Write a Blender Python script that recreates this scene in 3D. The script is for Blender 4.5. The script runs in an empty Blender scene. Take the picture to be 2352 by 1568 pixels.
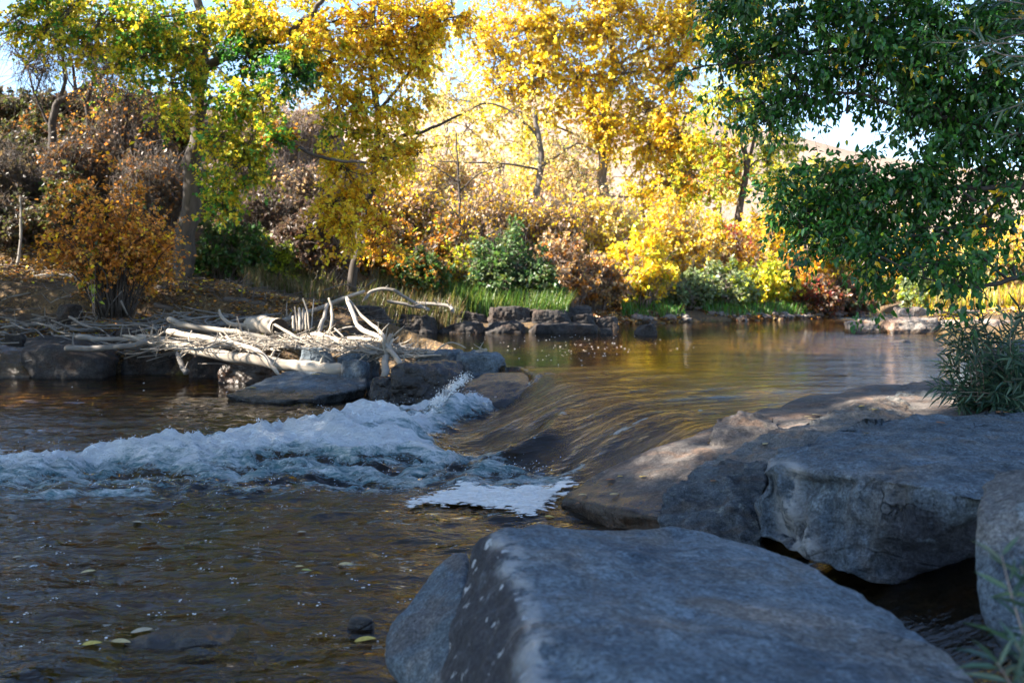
import bpy, bmesh, math, random
import numpy as np
from mathutils import Vector

sc = bpy.context.scene
COL = sc.collection
R = math.radians

# ------------------------------------------------------------------ camera
F, HV, CZ = 2286.7, 659.0, 1.4          # focal length in layout units, horizon row, eye height
cam = bpy.data.cameras.new("camera")
cam.lens = 35.0; cam.sensor_width = 36.0; cam.sensor_fit = 'HORIZONTAL'
cam.shift_y = -(784.0 - HV) / 2352.0
cam.clip_start = 0.05; cam.clip_end = 2000
cam.dof.use_dof = True; cam.dof.focus_distance = 7.2; cam.dof.aperture_fstop = 3.2
co = bpy.data.objects.new("camera", cam); COL.objects.link(co)
co.location = (0, 0, CZ); co.rotation_euler = (R(90), 0, 0)
sc.camera = co

# ------------------------------------------------------------------ light
SUN = np.array([-0.78, -0.10, 0.62]); SUN /= np.linalg.norm(SUN)
w = bpy.data.worlds.new("World"); sc.world = w; w.use_nodes = True
nt = w.node_tree
bg = nt.nodes["Background"]
sky = nt.nodes.new("ShaderNodeTexSky"); sky.sky_type = 'NISHITA'; sky.sun_disc = False
sky.sun_elevation = math.asin(SUN[2]); sky.sun_rotation = math.atan2(SUN[0], SUN[1]) % (2*math.pi)
sky.air_density = 1.0; sky.dust_density = 0.5; sky.ozone_density = 1.7; sky.altitude = 1700
nt.links.new(sky.outputs[0], bg.inputs[0]); bg.inputs[1].default_value = 0.078
sl = bpy.data.lights.new("sun", 'SUN'); sl.energy = 5.0; sl.angle = R(0.5); sl.color = (1.0, 0.93, 0.82)
so = bpy.data.objects.new("sun", sl); COL.objects.link(so)
so.rotation_euler = Vector(SUN).to_track_quat('Z', 'Y').to_euler()
so.location = (-20, 10, 20)

sc.view_settings.view_transform = 'Standard'; sc.view_settings.look = 'None'
sc.view_settings.exposure = 2.55; sc.view_settings.gamma = 1.0
sc.render.engine = 'CYCLES'
cy = sc.cycles
cy.max_bounces = 10; cy.diffuse_bounces = 4; cy.glossy_bounces = 4; cy.transmission_bounces = 8; cy.transparent_max_bounces = 8
cy.caustics_reflective = False; cy.caustics_refractive = True; cy.blur_glossy = 0.5
cy.sample_clamp_indirect = 4.0; cy.use_denoising = True
try: cy.denoiser = 'OPENIMAGEDENOISE'
except Exception: pass

# ------------------------------------------------------------------ helpers
def P(u, v, d):
    return np.array([(u - 1176.0) * d / F, d, CZ - (v - HV) * d / F])
def Wp(u, v, z):
    d = (CZ - z) * F / (v - HV)
    return P(u, v, d)

def sstep(a, b, x):
    t = np.clip((x - a) / (b - a), 0, 1); return t * t * (3 - 2 * t)

def _h(ix, iy, iz, seed):
    with np.errstate(over='ignore'):
        h = ix.astype(np.uint32) * np.uint32(374761393) + iy.astype(np.uint32) * np.uint32(668265263) \
            + iz.astype(np.uint32) * np.uint32(2147483647 - 1234567) + np.uint32((seed * 974711 + 12345) & 0xffffffff)
        h = (h ^ (h >> np.uint32(13))) * np.uint32(1274126177)
        h = (h ^ (h >> np.uint32(16))) * np.uint32(2246822519)
        h = h ^ (h >> np.uint32(15))
    return h.astype(np.float64) / 4294967295.0 * 2 - 1
def vnoise(p, seed=0):
    p = np.asarray(p, float); f = np.floor(p); i = f.astype(np.int64); t = p - f
    t = t * t * t * (t * (t * 6 - 15) + 10)
    x, y, z = t[:, 0], t[:, 1], t[:, 2]; r = 0
    for dx in (0, 1):
        for dy in (0, 1):
            for dz in (0, 1):
                r = r + _h(i[:, 0] + dx, i[:, 1] + dy, i[:, 2] + dz, seed) * (x if dx else 1 - x) * (y if dy else 1 - y) * (z if dz else 1 - z)
    return r
def fbm(p, octv=4, seed=0, gain=0.5, lac=2.03):
    p = np.asarray(p, float); a = 1.0; r = 0; s = 0
    for k in range(octv):
        r = r + a * vnoise(p, seed + k * 17); s += a; a *= gain; p = p * lac + 3.7
    return r / s
def xy0(x, y, z=0.0):
    x = np.asarray(x, float).ravel(); y = np.asarray(y, float).ravel()
    return np.stack([x, y, np.full_like(x, z)], 1)

def fast_mesh(name, V, Q, smooth=False, col=None, tuv=None, fl=None):
    V = np.ascontiguousarray(V, np.float32); Q = np.ascontiguousarray(Q, np.int32); k = Q.shape[1]
    me = bpy.data.meshes.new(name)
    me.vertices.add(len(V)); me.vertices.foreach_set("co", V.ravel())
    me.loops.add(Q.size); me.loops.foreach_set("vertex_index", Q.ravel())
    me.polygons.add(len(Q)); me.polygons.foreach_set("loop_start", np.arange(0, Q.size, k, dtype=np.int32))
    me.update(calc_edges=True)
    me.polygons.foreach_set("use_smooth", np.full(len(Q), smooth, bool))
    if col is not None:
        a = me.attributes.new("col", 'FLOAT_COLOR', 'POINT')
        a.data.foreach_set("color", np.concatenate([col, np.ones((len(col), 1))], 1).astype(np.float32).ravel())
    if tuv is not None:
        a = me.attributes.new("tuv", 'FLOAT_VECTOR', 'POINT'); a.data.foreach_set("vector", tuv.astype(np.float32).ravel())
    if fl:
        for n_, arr in fl.items():
            a = me.attributes.new(n_, 'FLOAT', 'POINT'); a.data.foreach_set("value", arr.astype(np.float32).ravel())
    me.update()
    return me

def tag(o, label=None, cat=None, group=None, kind=None):
    if label: o["label"] = label
    if cat: o["category"] = cat
    if group: o["group"] = group
    if kind: o["kind"] = kind
    return o
def link(name, me, mat, parent=None, loc=None):
    o = bpy.data.objects.new(name, me); COL.objects.link(o)
    if mat is not None: me.materials.append(mat)
    if loc is not None: o.location = loc
    if parent is not None: o.parent = parent
    return o
def empty(name, loc):
    o = bpy.data.objects.new(name, None); COL.objects.link(o); o.location = loc; o.empty_display_size = 0.2
    return o

def tubes(paths, radii, sides=5, close=True):
    """paths (N,K,3), radii (N,K) -> verts, quads, tuv"""
    paths = np.asarray(paths, float); radii = np.asarray(radii, float)
    if close:
        paths = np.concatenate([paths[:, :1], paths, paths[:, -1:]], 1)
        radii = np.concatenate([radii[:, :1] * 0.02, radii, radii[:, -1:] * 0.02], 1)
    N, K, _ = paths.shape
    tan = np.gradient(paths, axis=1); tan /= (np.linalg.norm(tan, axis=2, keepdims=True) + 1e-9)
    ref = np.zeros((N, 1, 3)); ax = np.abs(tan.mean(1)); k = ax.argmin(1); ref[np.arange(N), 0, k] = 1
    s = np.cross(tan, np.broadcast_to(ref, tan.shape)); s /= (np.linalg.norm(s, axis=2, keepdims=True) + 1e-9)
    b = np.cross(tan, s)
    a = np.arange(sides) * 2 * math.pi / sides
    ca, sa = np.cos(a), np.sin(a)
    V = paths[:, :, None, :] + radii[:, :, None, None] * (s[:, :, None, :] * ca[None, None, :, None] + b[:, :, None, :] * sa[None, None, :, None])
    seg = np.linalg.norm(np.diff(paths, axis=1), axis=2); L = np.concatenate([np.zeros((N, 1)), np.cumsum(seg, 1)], 1)
    rr = np.maximum(radii.max(1), 1e-3)
    tuv = np.stack([np.broadcast_to(ca[None, None, :] * rr[:, None, None], V.shape[:3]), np.broadcast_to(sa[None, None, :] * rr[:, None, None], V.shape[:3]),
                    np.broadcast_to(L[:, :, None], V.shape[:3])], 3)
    n = np.arange(N)[:, None, None] * K * sides; i = np.arange(K - 1)[None, :, None] * sides; j = np.arange(sides)[None, None, :]; j2 = (j + 1) % sides
    Q = np.stack([np.broadcast_to(n + i + j, (N, K - 1, sides)), np.broadcast_to(n + i + j2, (N, K - 1, sides)),
                  np.broadcast_to(n + i + sides + j2, (N, K - 1, sides)), np.broadcast_to(n + i + sides + j, (N, K - 1, sides))], 3)
    return V.reshape(-1, 3), Q.reshape(-1, 4), tuv.reshape(-1, 3)

class Pile:
    def __init__(s): s.V = []; s.Q = []; s.T = []; s.C = []; s.n = 0
    def add(s, V, Q, T=None, C=None):
        s.V.append(V); s.Q.append(Q + s.n); s.n += len(V)
        if T is not None: s.T.append(T)
        if C is not None: s.C.append(C)
    def mesh(s, name, smooth=False, org=None):
        V = np.concatenate(s.V)
        if org is not None: V = V - np.asarray(org)[None]
        return fast_mesh(name, V, np.concatenate(s.Q), smooth, np.concatenate(s.C) if s.C else None, np.concatenate(s.T) if s.T else None)

def spline(pts, n):
    """Catmull-Rom resample of control points (m,k) to n rows"""
    p = np.asarray(pts, float)
    if len(p) == 2: 
        t = np.linspace(0, 1, n)[:, None]; return p[0] * (1 - t) + p[1] * t
    q = np.concatenate([[2 * p[0] - p[1]], p, [2 * p[-1] - p[-2]]])
    seg = np.linspace(0, len(p) - 1 - 1e-6, n); i = seg.astype(int); t = (seg - i)[:, None]
    a, b, c, d = q[i], q[i + 1], q[i + 2], q[i + 3]
    return 0.5 * ((2 * b) + (-a + c) * t + (2 * a - 5 * b + 4 * c - d) * t ** 2 + (-a + 3 * b - 3 * c + d) * t ** 3)

def unit(v): return v / (np.linalg.norm(v, axis=-1, keepdims=True) + 1e-9)

# ------------------------------------------------------------------ materials
def newmat(name):
    m = bpy.data.materials.new(name); m.use_nodes = True; t = m.node_tree; t.nodes.clear()
    return m, t, t.nodes, t.links
class NB:
    def __init__(s, name): s.m, s.t, s.n, s.l = newmat(name); s.out = s.n.new("ShaderNodeOutputMaterial")
    def node(s, typ, **kw):
        x = s.n.new(typ)
        for k, v in kw.items(): setattr(x, k, v)
        return x
    def set(s, sock, v):
        if hasattr(v, "is_output") or isinstance(v, bpy.types.NodeSocket): s.l.new(v, sock)
        else: sock.default_value = v
    def noise(s, vec, scale, detail=4, rough=0.55, dist=0.0):
        x = s.node("ShaderNodeTexNoise"); s.l.new(vec, x.inputs["Vector"])
        x.inputs["Scale"].default_value = scale; x.inputs["Detail"].default_value = detail
        x.inputs["Roughness"].default_value = rough; x.inputs["Distortion"].default_value = dist
        return x.outputs["Fac"]
    def voro(s, vec, scale, feature='F1', out="Distance"):
        x = s.node("ShaderNodeTexVoronoi", feature=feature); s.l.new(vec, x.inputs["Vector"]); x.inputs["Scale"].default_value = scale
        return x.outputs[out]
    def ramp(s, fac, stops):
        x = s.node("ShaderNodeValToRGB"); s.l.new(fac, x.inputs[0]); cr = x.color_ramp
        while len(cr.elements) > len(stops): cr.elements.remove(cr.elements[-1])
        while len(cr.elements) < len(stops): cr.elements.new(0.5)
        for e, (p, c) in zip(cr.elements, stops):
            e.position = p; e.color = (c[0], c[1], c[2], 1) if hasattr(c, "__len__") else (c, c, c, 1)
        return x.outputs[0]
    def mix(s, fac, a, b, blend='MIX'):
        x = s.node("ShaderNodeMix", data_type='RGBA', blend_type=blend)
        s.set(x.inputs[0], fac)
        for sock, v in ((x.inputs[6], a), (x.inputs[7], b)):
            if isinstance(v, bpy.types.NodeSocket): s.l.new(v, sock)
            else: sock.default_value = (v[0], v[1], v[2], 1)
        return x.outputs[2]
    def math(s, op, a, b=None, clamp=False):
        x = s.node("ShaderNodeMath", operation=op, use_clamp=clamp); s.set(x.inputs[0], a)
        if b is not None: s.set(x.inputs[1], b)
        return x.outputs[0]
    def mapr(s, v, a, b, c=0.0, d=1.0):
        x = s.node("ShaderNodeMapRange", interpolation_type='SMOOTHSTEP'); s.set(x.inputs[0], v)
        for i, q in enumerate((a, b, c, d)): x.inputs[i + 1].default_value = q
        return x.outputs[0]
    def attr(s, name, out="Color"):
        x = s.node("ShaderNodeAttribute", attribute_name=name); return x.outputs[out]
    def coord(s, out="Object"): return s.node("ShaderNodeTexCoord").outputs[out]
    def mapping(s, vec, scale=(1, 1, 1), rot=(0, 0, 0)):
        x = s.node("ShaderNodeMapping"); s.l.new(vec, x.inputs[0]); x.inputs[3].default_value = scale; x.inputs[2].default_value = rot
        return x.outputs[0]
    def bump(s, h, strength=0.5, dist=0.02, normal=None):
        x = s.node("ShaderNodeBump"); x.inputs["Strength"].default_value = strength; x.inputs["Distance"].default_value = dist
        s.l.new(h, x.inputs["Height"])
        if normal is not None: s.l.new(normal, x.inputs["Normal"])
        return x.outputs[0]
    def principled(s, color, rough=0.8, normal=None, spec=0.3):
        x = s.node("ShaderNodeBsdfPrincipled"); s.set(x.inputs["Base Color"], color if isinstance(color, bpy.types.NodeSocket) else (*color, 1))
        s.set(x.inputs["Roughness"], rough); x.inputs["Specular IOR Level"].default_value = spec
        if normal is not None: s.l.new(normal, x.inputs["Normal"])
        return x.outputs[0]
    def done(s, shader): s.l.new(shader, s.out.inputs[0]); return s.m

def mat_rock(name, c1, c2, c3, wet=None, rough=0.85, spots=None, scale=1.0, bump=0.6, veins=False, spec=0.3):
    b = NB(name); oc = b.coord("Object"); rnd = b.node("ShaderNodeObjectInfo").outputs["Random"]
    off = b.node("ShaderNodeVectorMath", operation='ADD'); b.l.new(oc, off.inputs[0])
    cmb = b.node("ShaderNodeCombineXYZ"); r10 = b.math('MULTIPLY', rnd, 37.0)
    for i in range(3): b.l.new(r10, cmb.inputs[i])
    b.l.new(cmb.outputs[0], off.inputs[1]); v = off.outputs[0]
    big = b.noise(v, 2.2 * scale, 5, 0.6, 0.6); med = b.noise(v, 9 * scale, 5, 0.65, 0.4); fine = b.noise(v, 60 * scale, 3, 0.7)
    stv = b.mapping(v, (1, 1, 3.2), (0.5, 0.35, 0)); strat = b.noise(stv, 5 * scale, 6, 0.7, 1.2)
    c = b.mix(b.mapr(big, 0.35, 0.65), c1, c2)
    c = b.mix(b.math('MULTIPLY', b.mapr(strat, 0.50, 0.70), 0.45), c, c3)
    c = b.mix(b.math('MULTIPLY', b.mapr(b.noise(v, 1.3 * scale, 4, 0.65, 1.0), 0.47, 0.62), 0.75), c, (c1[0] * 1.55, c1[1] * 1.10, c1[2] * 0.82))
    c = b.mix(b.math('MULTIPLY', b.mapr(b.noise(v, 2.6 * scale, 5, 0.7, 0.8), 0.53, 0.66), 0.7), c, (c1[0] * 0.42, c1[1] * 0.46, c1[2] * 0.52))
    c = b.mix(b.math('MULTIPLY', b.mapr(b.noise(v, 5.5 * scale, 5, 0.75, 0.6), 0.58, 0.68), 0.6), c, (c3[0] * 1.35, c3[1] * 1.35, c3[2] * 1.3))
    ln = b.node('ShaderNodeVectorMath', operation='ADD'); b.l.new(v, ln.inputs[0]); nz = b.node('ShaderNodeTexNoise'); b.l.new(v, nz.inputs['Vector']); nz.inputs['Scale'].default_value = 3.0 * scale; nz.inputs['Detail'].default_value = 4; b.l.new(nz.outputs['Color'], ln.inputs[1])
    lines = b.math('SUBTRACT', 1.0, b.mapr(b.voro(b.mapping(ln.outputs[0], (1, 1, 1.8), (0.5, 0.3, 0.2)), 1.1 * scale, 'DISTANCE_TO_EDGE'), 0.006, 0.03))
    lines = b.math('MULTIPLY', lines, b.mapr(b.noise(v, 1.3 * scale, 3), 0.56, 0.68))
    c = b.mix(b.math('MULTIPLY', lines, 0.9), c, (c1[0] * 0.2, c1[1] * 0.2, c1[2] * 0.2))
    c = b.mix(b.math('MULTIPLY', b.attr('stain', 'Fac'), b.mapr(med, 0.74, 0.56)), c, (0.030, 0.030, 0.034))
    c = b.mix(0.55, c, b.ramp(med, [(0.3, 0.25), (0.7, 0.8)]), 'OVERLAY')
    c = b.mix(0.75, c, b.ramp(fine, [(0.32, 0.12), (0.68, 0.88)]), 'OVERLAY'); c = b.mix(0.5, c, b.ramp(b.noise(v, 24 * scale, 4, 0.7, 0.5), [(0.34, 0.2), (0.66, 0.82)]), 'OVERLAY')
    c = b.mix(b.math('MULTIPLY', b.attr('pale', 'Fac'), b.mapr(med, 0.38, 0.52)), c, (0.36, 0.34, 0.31))
    hgt = b.math('ADD', b.math('MULTIPLY', strat, 0.8), b.math('ADD', b.math('MULTIPLY', med, 0.6), b.math('MULTIPLY', fine, 0.16)))
    crack = b.voro(b.mapping(v, (1, 1, 2.0), (0.4, 0.2, 0.3)), 1.6 * scale, 'DISTANCE_TO_EDGE')
    crk = b.mapr(crack, 0.0, 0.035)
    if veins:
        c = b.mix(b.math('MULTIPLY', b.math('SUBTRACT', 1.0, b.mapr(crack, 0.0, 0.05)), b.mapr(med, 0.45, 0.6)), c, (0.5, 0.46, 0.4))
    hgt = b.math('SUBTRACT', hgt, b.math('MULTIPLY', lines, 0.7))
    hgt = b.math('ADD', hgt, b.math('MULTIPLY', b.mapr(b.noise(v, 4 * scale, 3, .5), .45, .6), b.math('MULTIPLY', crk, 0.25)))
    if spots:
        sp = b.noise(v, 14 * scale, 3, 0.6, 0.2); sm = b.noise(v, 2.5 * scale, 2)
        f = b.math('MULTIPLY', b.mapr(sp, 0.63, 0.67), b.math('ADD', b.math('MULTIPLY', b.mapr(sm, 0.55, 0.7), 0.35), b.attr('stain', 'Fac'), True))
        c = b.mix(f, c, spots)
    rg = rough
    if wet is not None:
        z = b.node("ShaderNodeSeparateXYZ"); g = b.node("ShaderNodeNewGeometry"); b.l.new(g.outputs["Position"], z.inputs[0])
        zz = b.math('ADD', z.outputs[2], b.math('MULTIPLY', b.math('SUBTRACT', med, 0.5), 0.12))
        wf = b.mapr(zz, wet + 0.05, wet - 0.02)
        c = b.mix(wf, c, b.mix(1.0, c, (0.30, 0.25, 0.20), 'MULTIPLY'))
        rg = b.mapr(wf, 0, 1, rough, 0.25)
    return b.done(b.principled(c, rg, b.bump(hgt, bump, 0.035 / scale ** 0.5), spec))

M = {}
M['grey'] = mat_rock('grey_boulder_stone', (0.068, 0.086, 0.102), (0.100, 0.123, 0.140), (0.133, 0.160, 0.180), None, spots=(0.36, 0.37, 0.37), scale=1.3, bump=0.55)
M['greylichen'] = mat_rock('lichen_boulder_stone', (0.053, 0.066, 0.083), (0.075, 0.093, 0.106), (0.098, 0.116, 0.127), 0.03, spots=(0.42, 0.41, 0.38), scale=1.6, bump=0.6)
M['vein'] = mat_rock('veined_stone', (0.064, 0.081, 0.095), (0.088, 0.107, 0.123), (0.121, 0.143, 0.158), 0.1, scale=1.4, bump=1.0)
M['rough'] = mat_rock('rough_banded_stone', (0.043, 0.048, 0.052), (0.085, 0.094, 0.100), (0.141, 0.142, 0.121), None, scale=3.0, bump=1.0, spots=(0.42, 0.4, 0.36))
M['ridge'] = mat_rock('pale_ridge_stone', (0.119, 0.111, 0.099), (0.150, 0.142, 0.130), (0.087, 0.083, 0.079), None, scale=3.0, bump=1.0)
M['slab'] = mat_rock('slab_stone', (0.072, 0.061, 0.052), (0.098, 0.084, 0.074), (0.083, 0.072, 0.066), 0.16, scale=1.8, bump=0.35)
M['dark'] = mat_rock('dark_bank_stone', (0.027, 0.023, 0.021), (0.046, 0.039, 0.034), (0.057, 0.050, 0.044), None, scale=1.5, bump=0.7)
M['darkwet'] = mat_rock('wet_brown_stone', (0.010, 0.007, 0.005), (0.019, 0.013, 0.010), (0.013, 0.011, 0.008), None, rough=0.22, scale=1.6, bump=0.7, spec=0.5)
M['black'] = mat_rock('crevice_shade_stone', (0.014, 0.012, 0.011), (0.02, 0.018, 0.016), (0.026, 0.023, 0.02), None, scale=1.5, bump=0.7)  # near-black colour standing in for the deep gap's shade
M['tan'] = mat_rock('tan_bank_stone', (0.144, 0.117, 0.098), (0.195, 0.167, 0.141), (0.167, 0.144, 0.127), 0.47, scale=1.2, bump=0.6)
M['jam'] = mat_rock('blue_grey_stone', (0.053, 0.065, 0.075), (0.092, 0.112, 0.129), (0.116, 0.139, 0.153), 0.1, scale=1.5, bump=0.6)

def mat_wood(name, c1, c2, dark, bump=0.5):
    b = NB(name); a = b.attr("tuv", "Vector"); v = b.mapping(a, (26, 26, 1.6)); v2 = b.mapping(a, (6, 6, 2.2))
    n1 = b.noise(v, 1.0, 5, 0.7, 0.5); n2 = b.noise(v2, 1.0, 4, 0.6)
    rnd = b.node("ShaderNodeObjectInfo").outputs["Random"]
    c = b.mix(b.mapr(n2, 0.35, 0.68), c1, c2); c = b.mix(b.mapr(n1, 0.56, 0.70), c, dark)
    c = b.mix(1.0, c, b.ramp(rnd, [(0, 0.72), (1, 1.0)]), 'MULTIPLY')
    return b.done(b.principled(c, 0.85, b.bump(n1, bump, 0.01), 0.2))
M['wood'] = mat_wood('bleached_wood', (0.32, 0.265, 0.205), (0.44, 0.38, 0.31), (0.16, 0.12, 0.09))
M['cutend'] = mat_wood('shaded_sawn_wood', (0.022, 0.015, 0.01), (0.045, 0.03, 0.02), (0.01, 0.007, 0.005))  # near-black puts the unlit log end's shade into the colour
M['woodgrey'] = mat_wood('weathered_grey_wood', (0.20, 0.175, 0.15), (0.31, 0.28, 0.25), (0.10, 0.08, 0.065))
M['wooddark'] = mat_wood('dark_dead_wood', (0.10, 0.08, 0.065), (0.17, 0.145, 0.125), (0.05, 0.038, 0.03))
M['twigdark'] = mat_wood('shaded_brush_twig', (0.085, 0.068, 0.058), (0.145, 0.12, 0.105), (0.045, 0.036, 0.03), 0.3)  # darker copy of the brush twig, slope shade put into its colour
M['bark'] = mat_wood('cottonwood_bark', (0.15, 0.125, 0.105), (0.24, 0.205, 0.175), (0.05, 0.04, 0.033), 1.0)
M['barkmid'] = mat_wood('furrowed_bark', (0.085, 0.07, 0.06), (0.15, 0.125, 0.105), (0.03, 0.024, 0.02), 1.0)
M['barkdark'] = mat_wood('dark_bark', (0.06, 0.048, 0.04), (0.10, 0.082, 0.07), (0.03, 0.024, 0.02), 0.9)
M['twig'] = mat_wood('brush_twig', (0.24, 0.18, 0.145), (0.36, 0.285, 0.24), (0.13, 0.095, 0.075), 0.3)

def mat_leaf(name, trans=0.5, gloss=0.06, rough=0.45):
    b = NB(name); c = b.attr("col")
    d = b.node("ShaderNodeBsdfDiffuse"); t = b.node("ShaderNodeBsdfTranslucent"); b.l.new(c, d.inputs[0])
    tc = b.mix(1.0, c, (1.0, 0.95, 0.7), 'MULTIPLY'); b.l.new(tc, t.inputs[0])
    m1 = b.node("ShaderNodeMixShader"); m1.inputs[0].default_value = trans; b.l.new(d.outputs[0], m1.inputs[1]); b.l.new(t.outputs[0], m1.inputs[2])
    g = b.node("ShaderNodeBsdfGlossy"); g.inputs["Roughness"].default_value = rough; g.inputs[0].default_value = (1, 1, 1, 1)
    m2 = b.node("ShaderNodeMixShader"); m2.inputs[0].default_value = gloss; b.l.new(m1.outputs[0], m2.inputs[1]); b.l.new(g.outputs[0], m2.inputs[2])
    return b.done(m2.outputs[0])
M['leaf'] = mat_leaf('autumn_leaf', 0.56, 0.03)
M['greenleaf'] = mat_leaf('glossy_green_leaf', 0.4, 0.03, 0.35)
M['litter'] = mat_leaf('fallen_leaf', 0.15, 0.03)

def mat_ground():
    b = NB('leaf_strewn_ground'); p = b.node("ShaderNodeNewGeometry").outputs["Position"]
    n1 = b.noise(p, 0.6, 4); n2 = b.noise(p, 7, 5, 0.7); v = b.voro(p, 34, 'F1', "Color"); s = b.node("ShaderNodeSeparateColor"); b.l.new(v, s.inputs[0])
    c = b.mix(b.mapr(n1, 0.4, 0.6), (0.075, 0.048, 0.03), (0.115, 0.078, 0.045))
    c = b.mix(b.mapr(n2, 0.5, 0.62), c, (0.04, 0.03, 0.02))
    c = b.mix(b.mapr(s.outputs[0], 0.72, 0.8), c, (0.14, 0.085, 0.035))
    c = b.mix(b.mapr(s.outputs[1], 0.88, 0.93), c, (0.17, 0.12, 0.065))
    # river bed below the water line: olive algae, brown stones
    z = b.node("ShaderNodeSeparateXYZ"); b.l.new(p, z.inputs[0])
    bv = b.voro(b.mapping(p, (1, 1, 0.3)), 4.5, 'F1', "Color"); bs = b.node("ShaderNodeSeparateColor"); b.l.new(bv, bs.inputs[0])
    n3 = b.noise(p, 1.8, 5, 0.65, 0.8); n4 = b.noise(p, 14, 4, 0.7)
    bed = b.mix(b.mapr(n3, 0.4, 0.6), (0.12, 0.068, 0.018), (0.085, 0.085, 0.013))
    bed = b.mix(b.mapr(bs.outputs[0], 0.55, 0.75), bed, (0.14, 0.092, 0.04))
    bed = b.mix(b.mapr(bs.outputs[1], 0.7, 0.8), bed, (0.04, 0.03, 0.02))
    bed = b.mix(b.mapr(n4, 0.5, 0.7), bed, (0.02, 0.018, 0.008))
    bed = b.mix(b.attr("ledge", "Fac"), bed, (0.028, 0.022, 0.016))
    under = b.attr("under", "Fac")
    c = b.mix(under, c, bed)
    h = b.math('ADD', b.math('MULTIPLY', n2, 0.7), b.math('MULTIPLY', s.outputs[0], 0.3))
    return b.done(b.principled(c, 0.9, b.bump(h, 0.8, 0.03), 0.15))
M['ground'] = mat_ground()

def mat_hill():
    b = NB('dry_grass_hill'); p = b.node("ShaderNodeNewGeometry").outputs["Position"]
    n1 = b.noise(p, 0.06, 5, 0.6); n2 = b.noise(p, 0.5, 5, 0.7); v = b.voro(p, 0.12)
    c = b.mix(b.mapr(n1, 0.4, 0.6), (0.24, 0.18, 0.135), (0.29, 0.215, 0.17)); c = b.mix(b.mapr(n2, 0.5, 0.7), c, (0.17, 0.135, 0.105))
    c = b.mix(b.mapr(v, 0.24, 0.14), c, (0.10, 0.11, 0.06))
    return b.done(b.principled(c, 0.95, b.bump(n2, 0.5, 0.5), 0.1))
M['hill'] = mat_hill()

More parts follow.
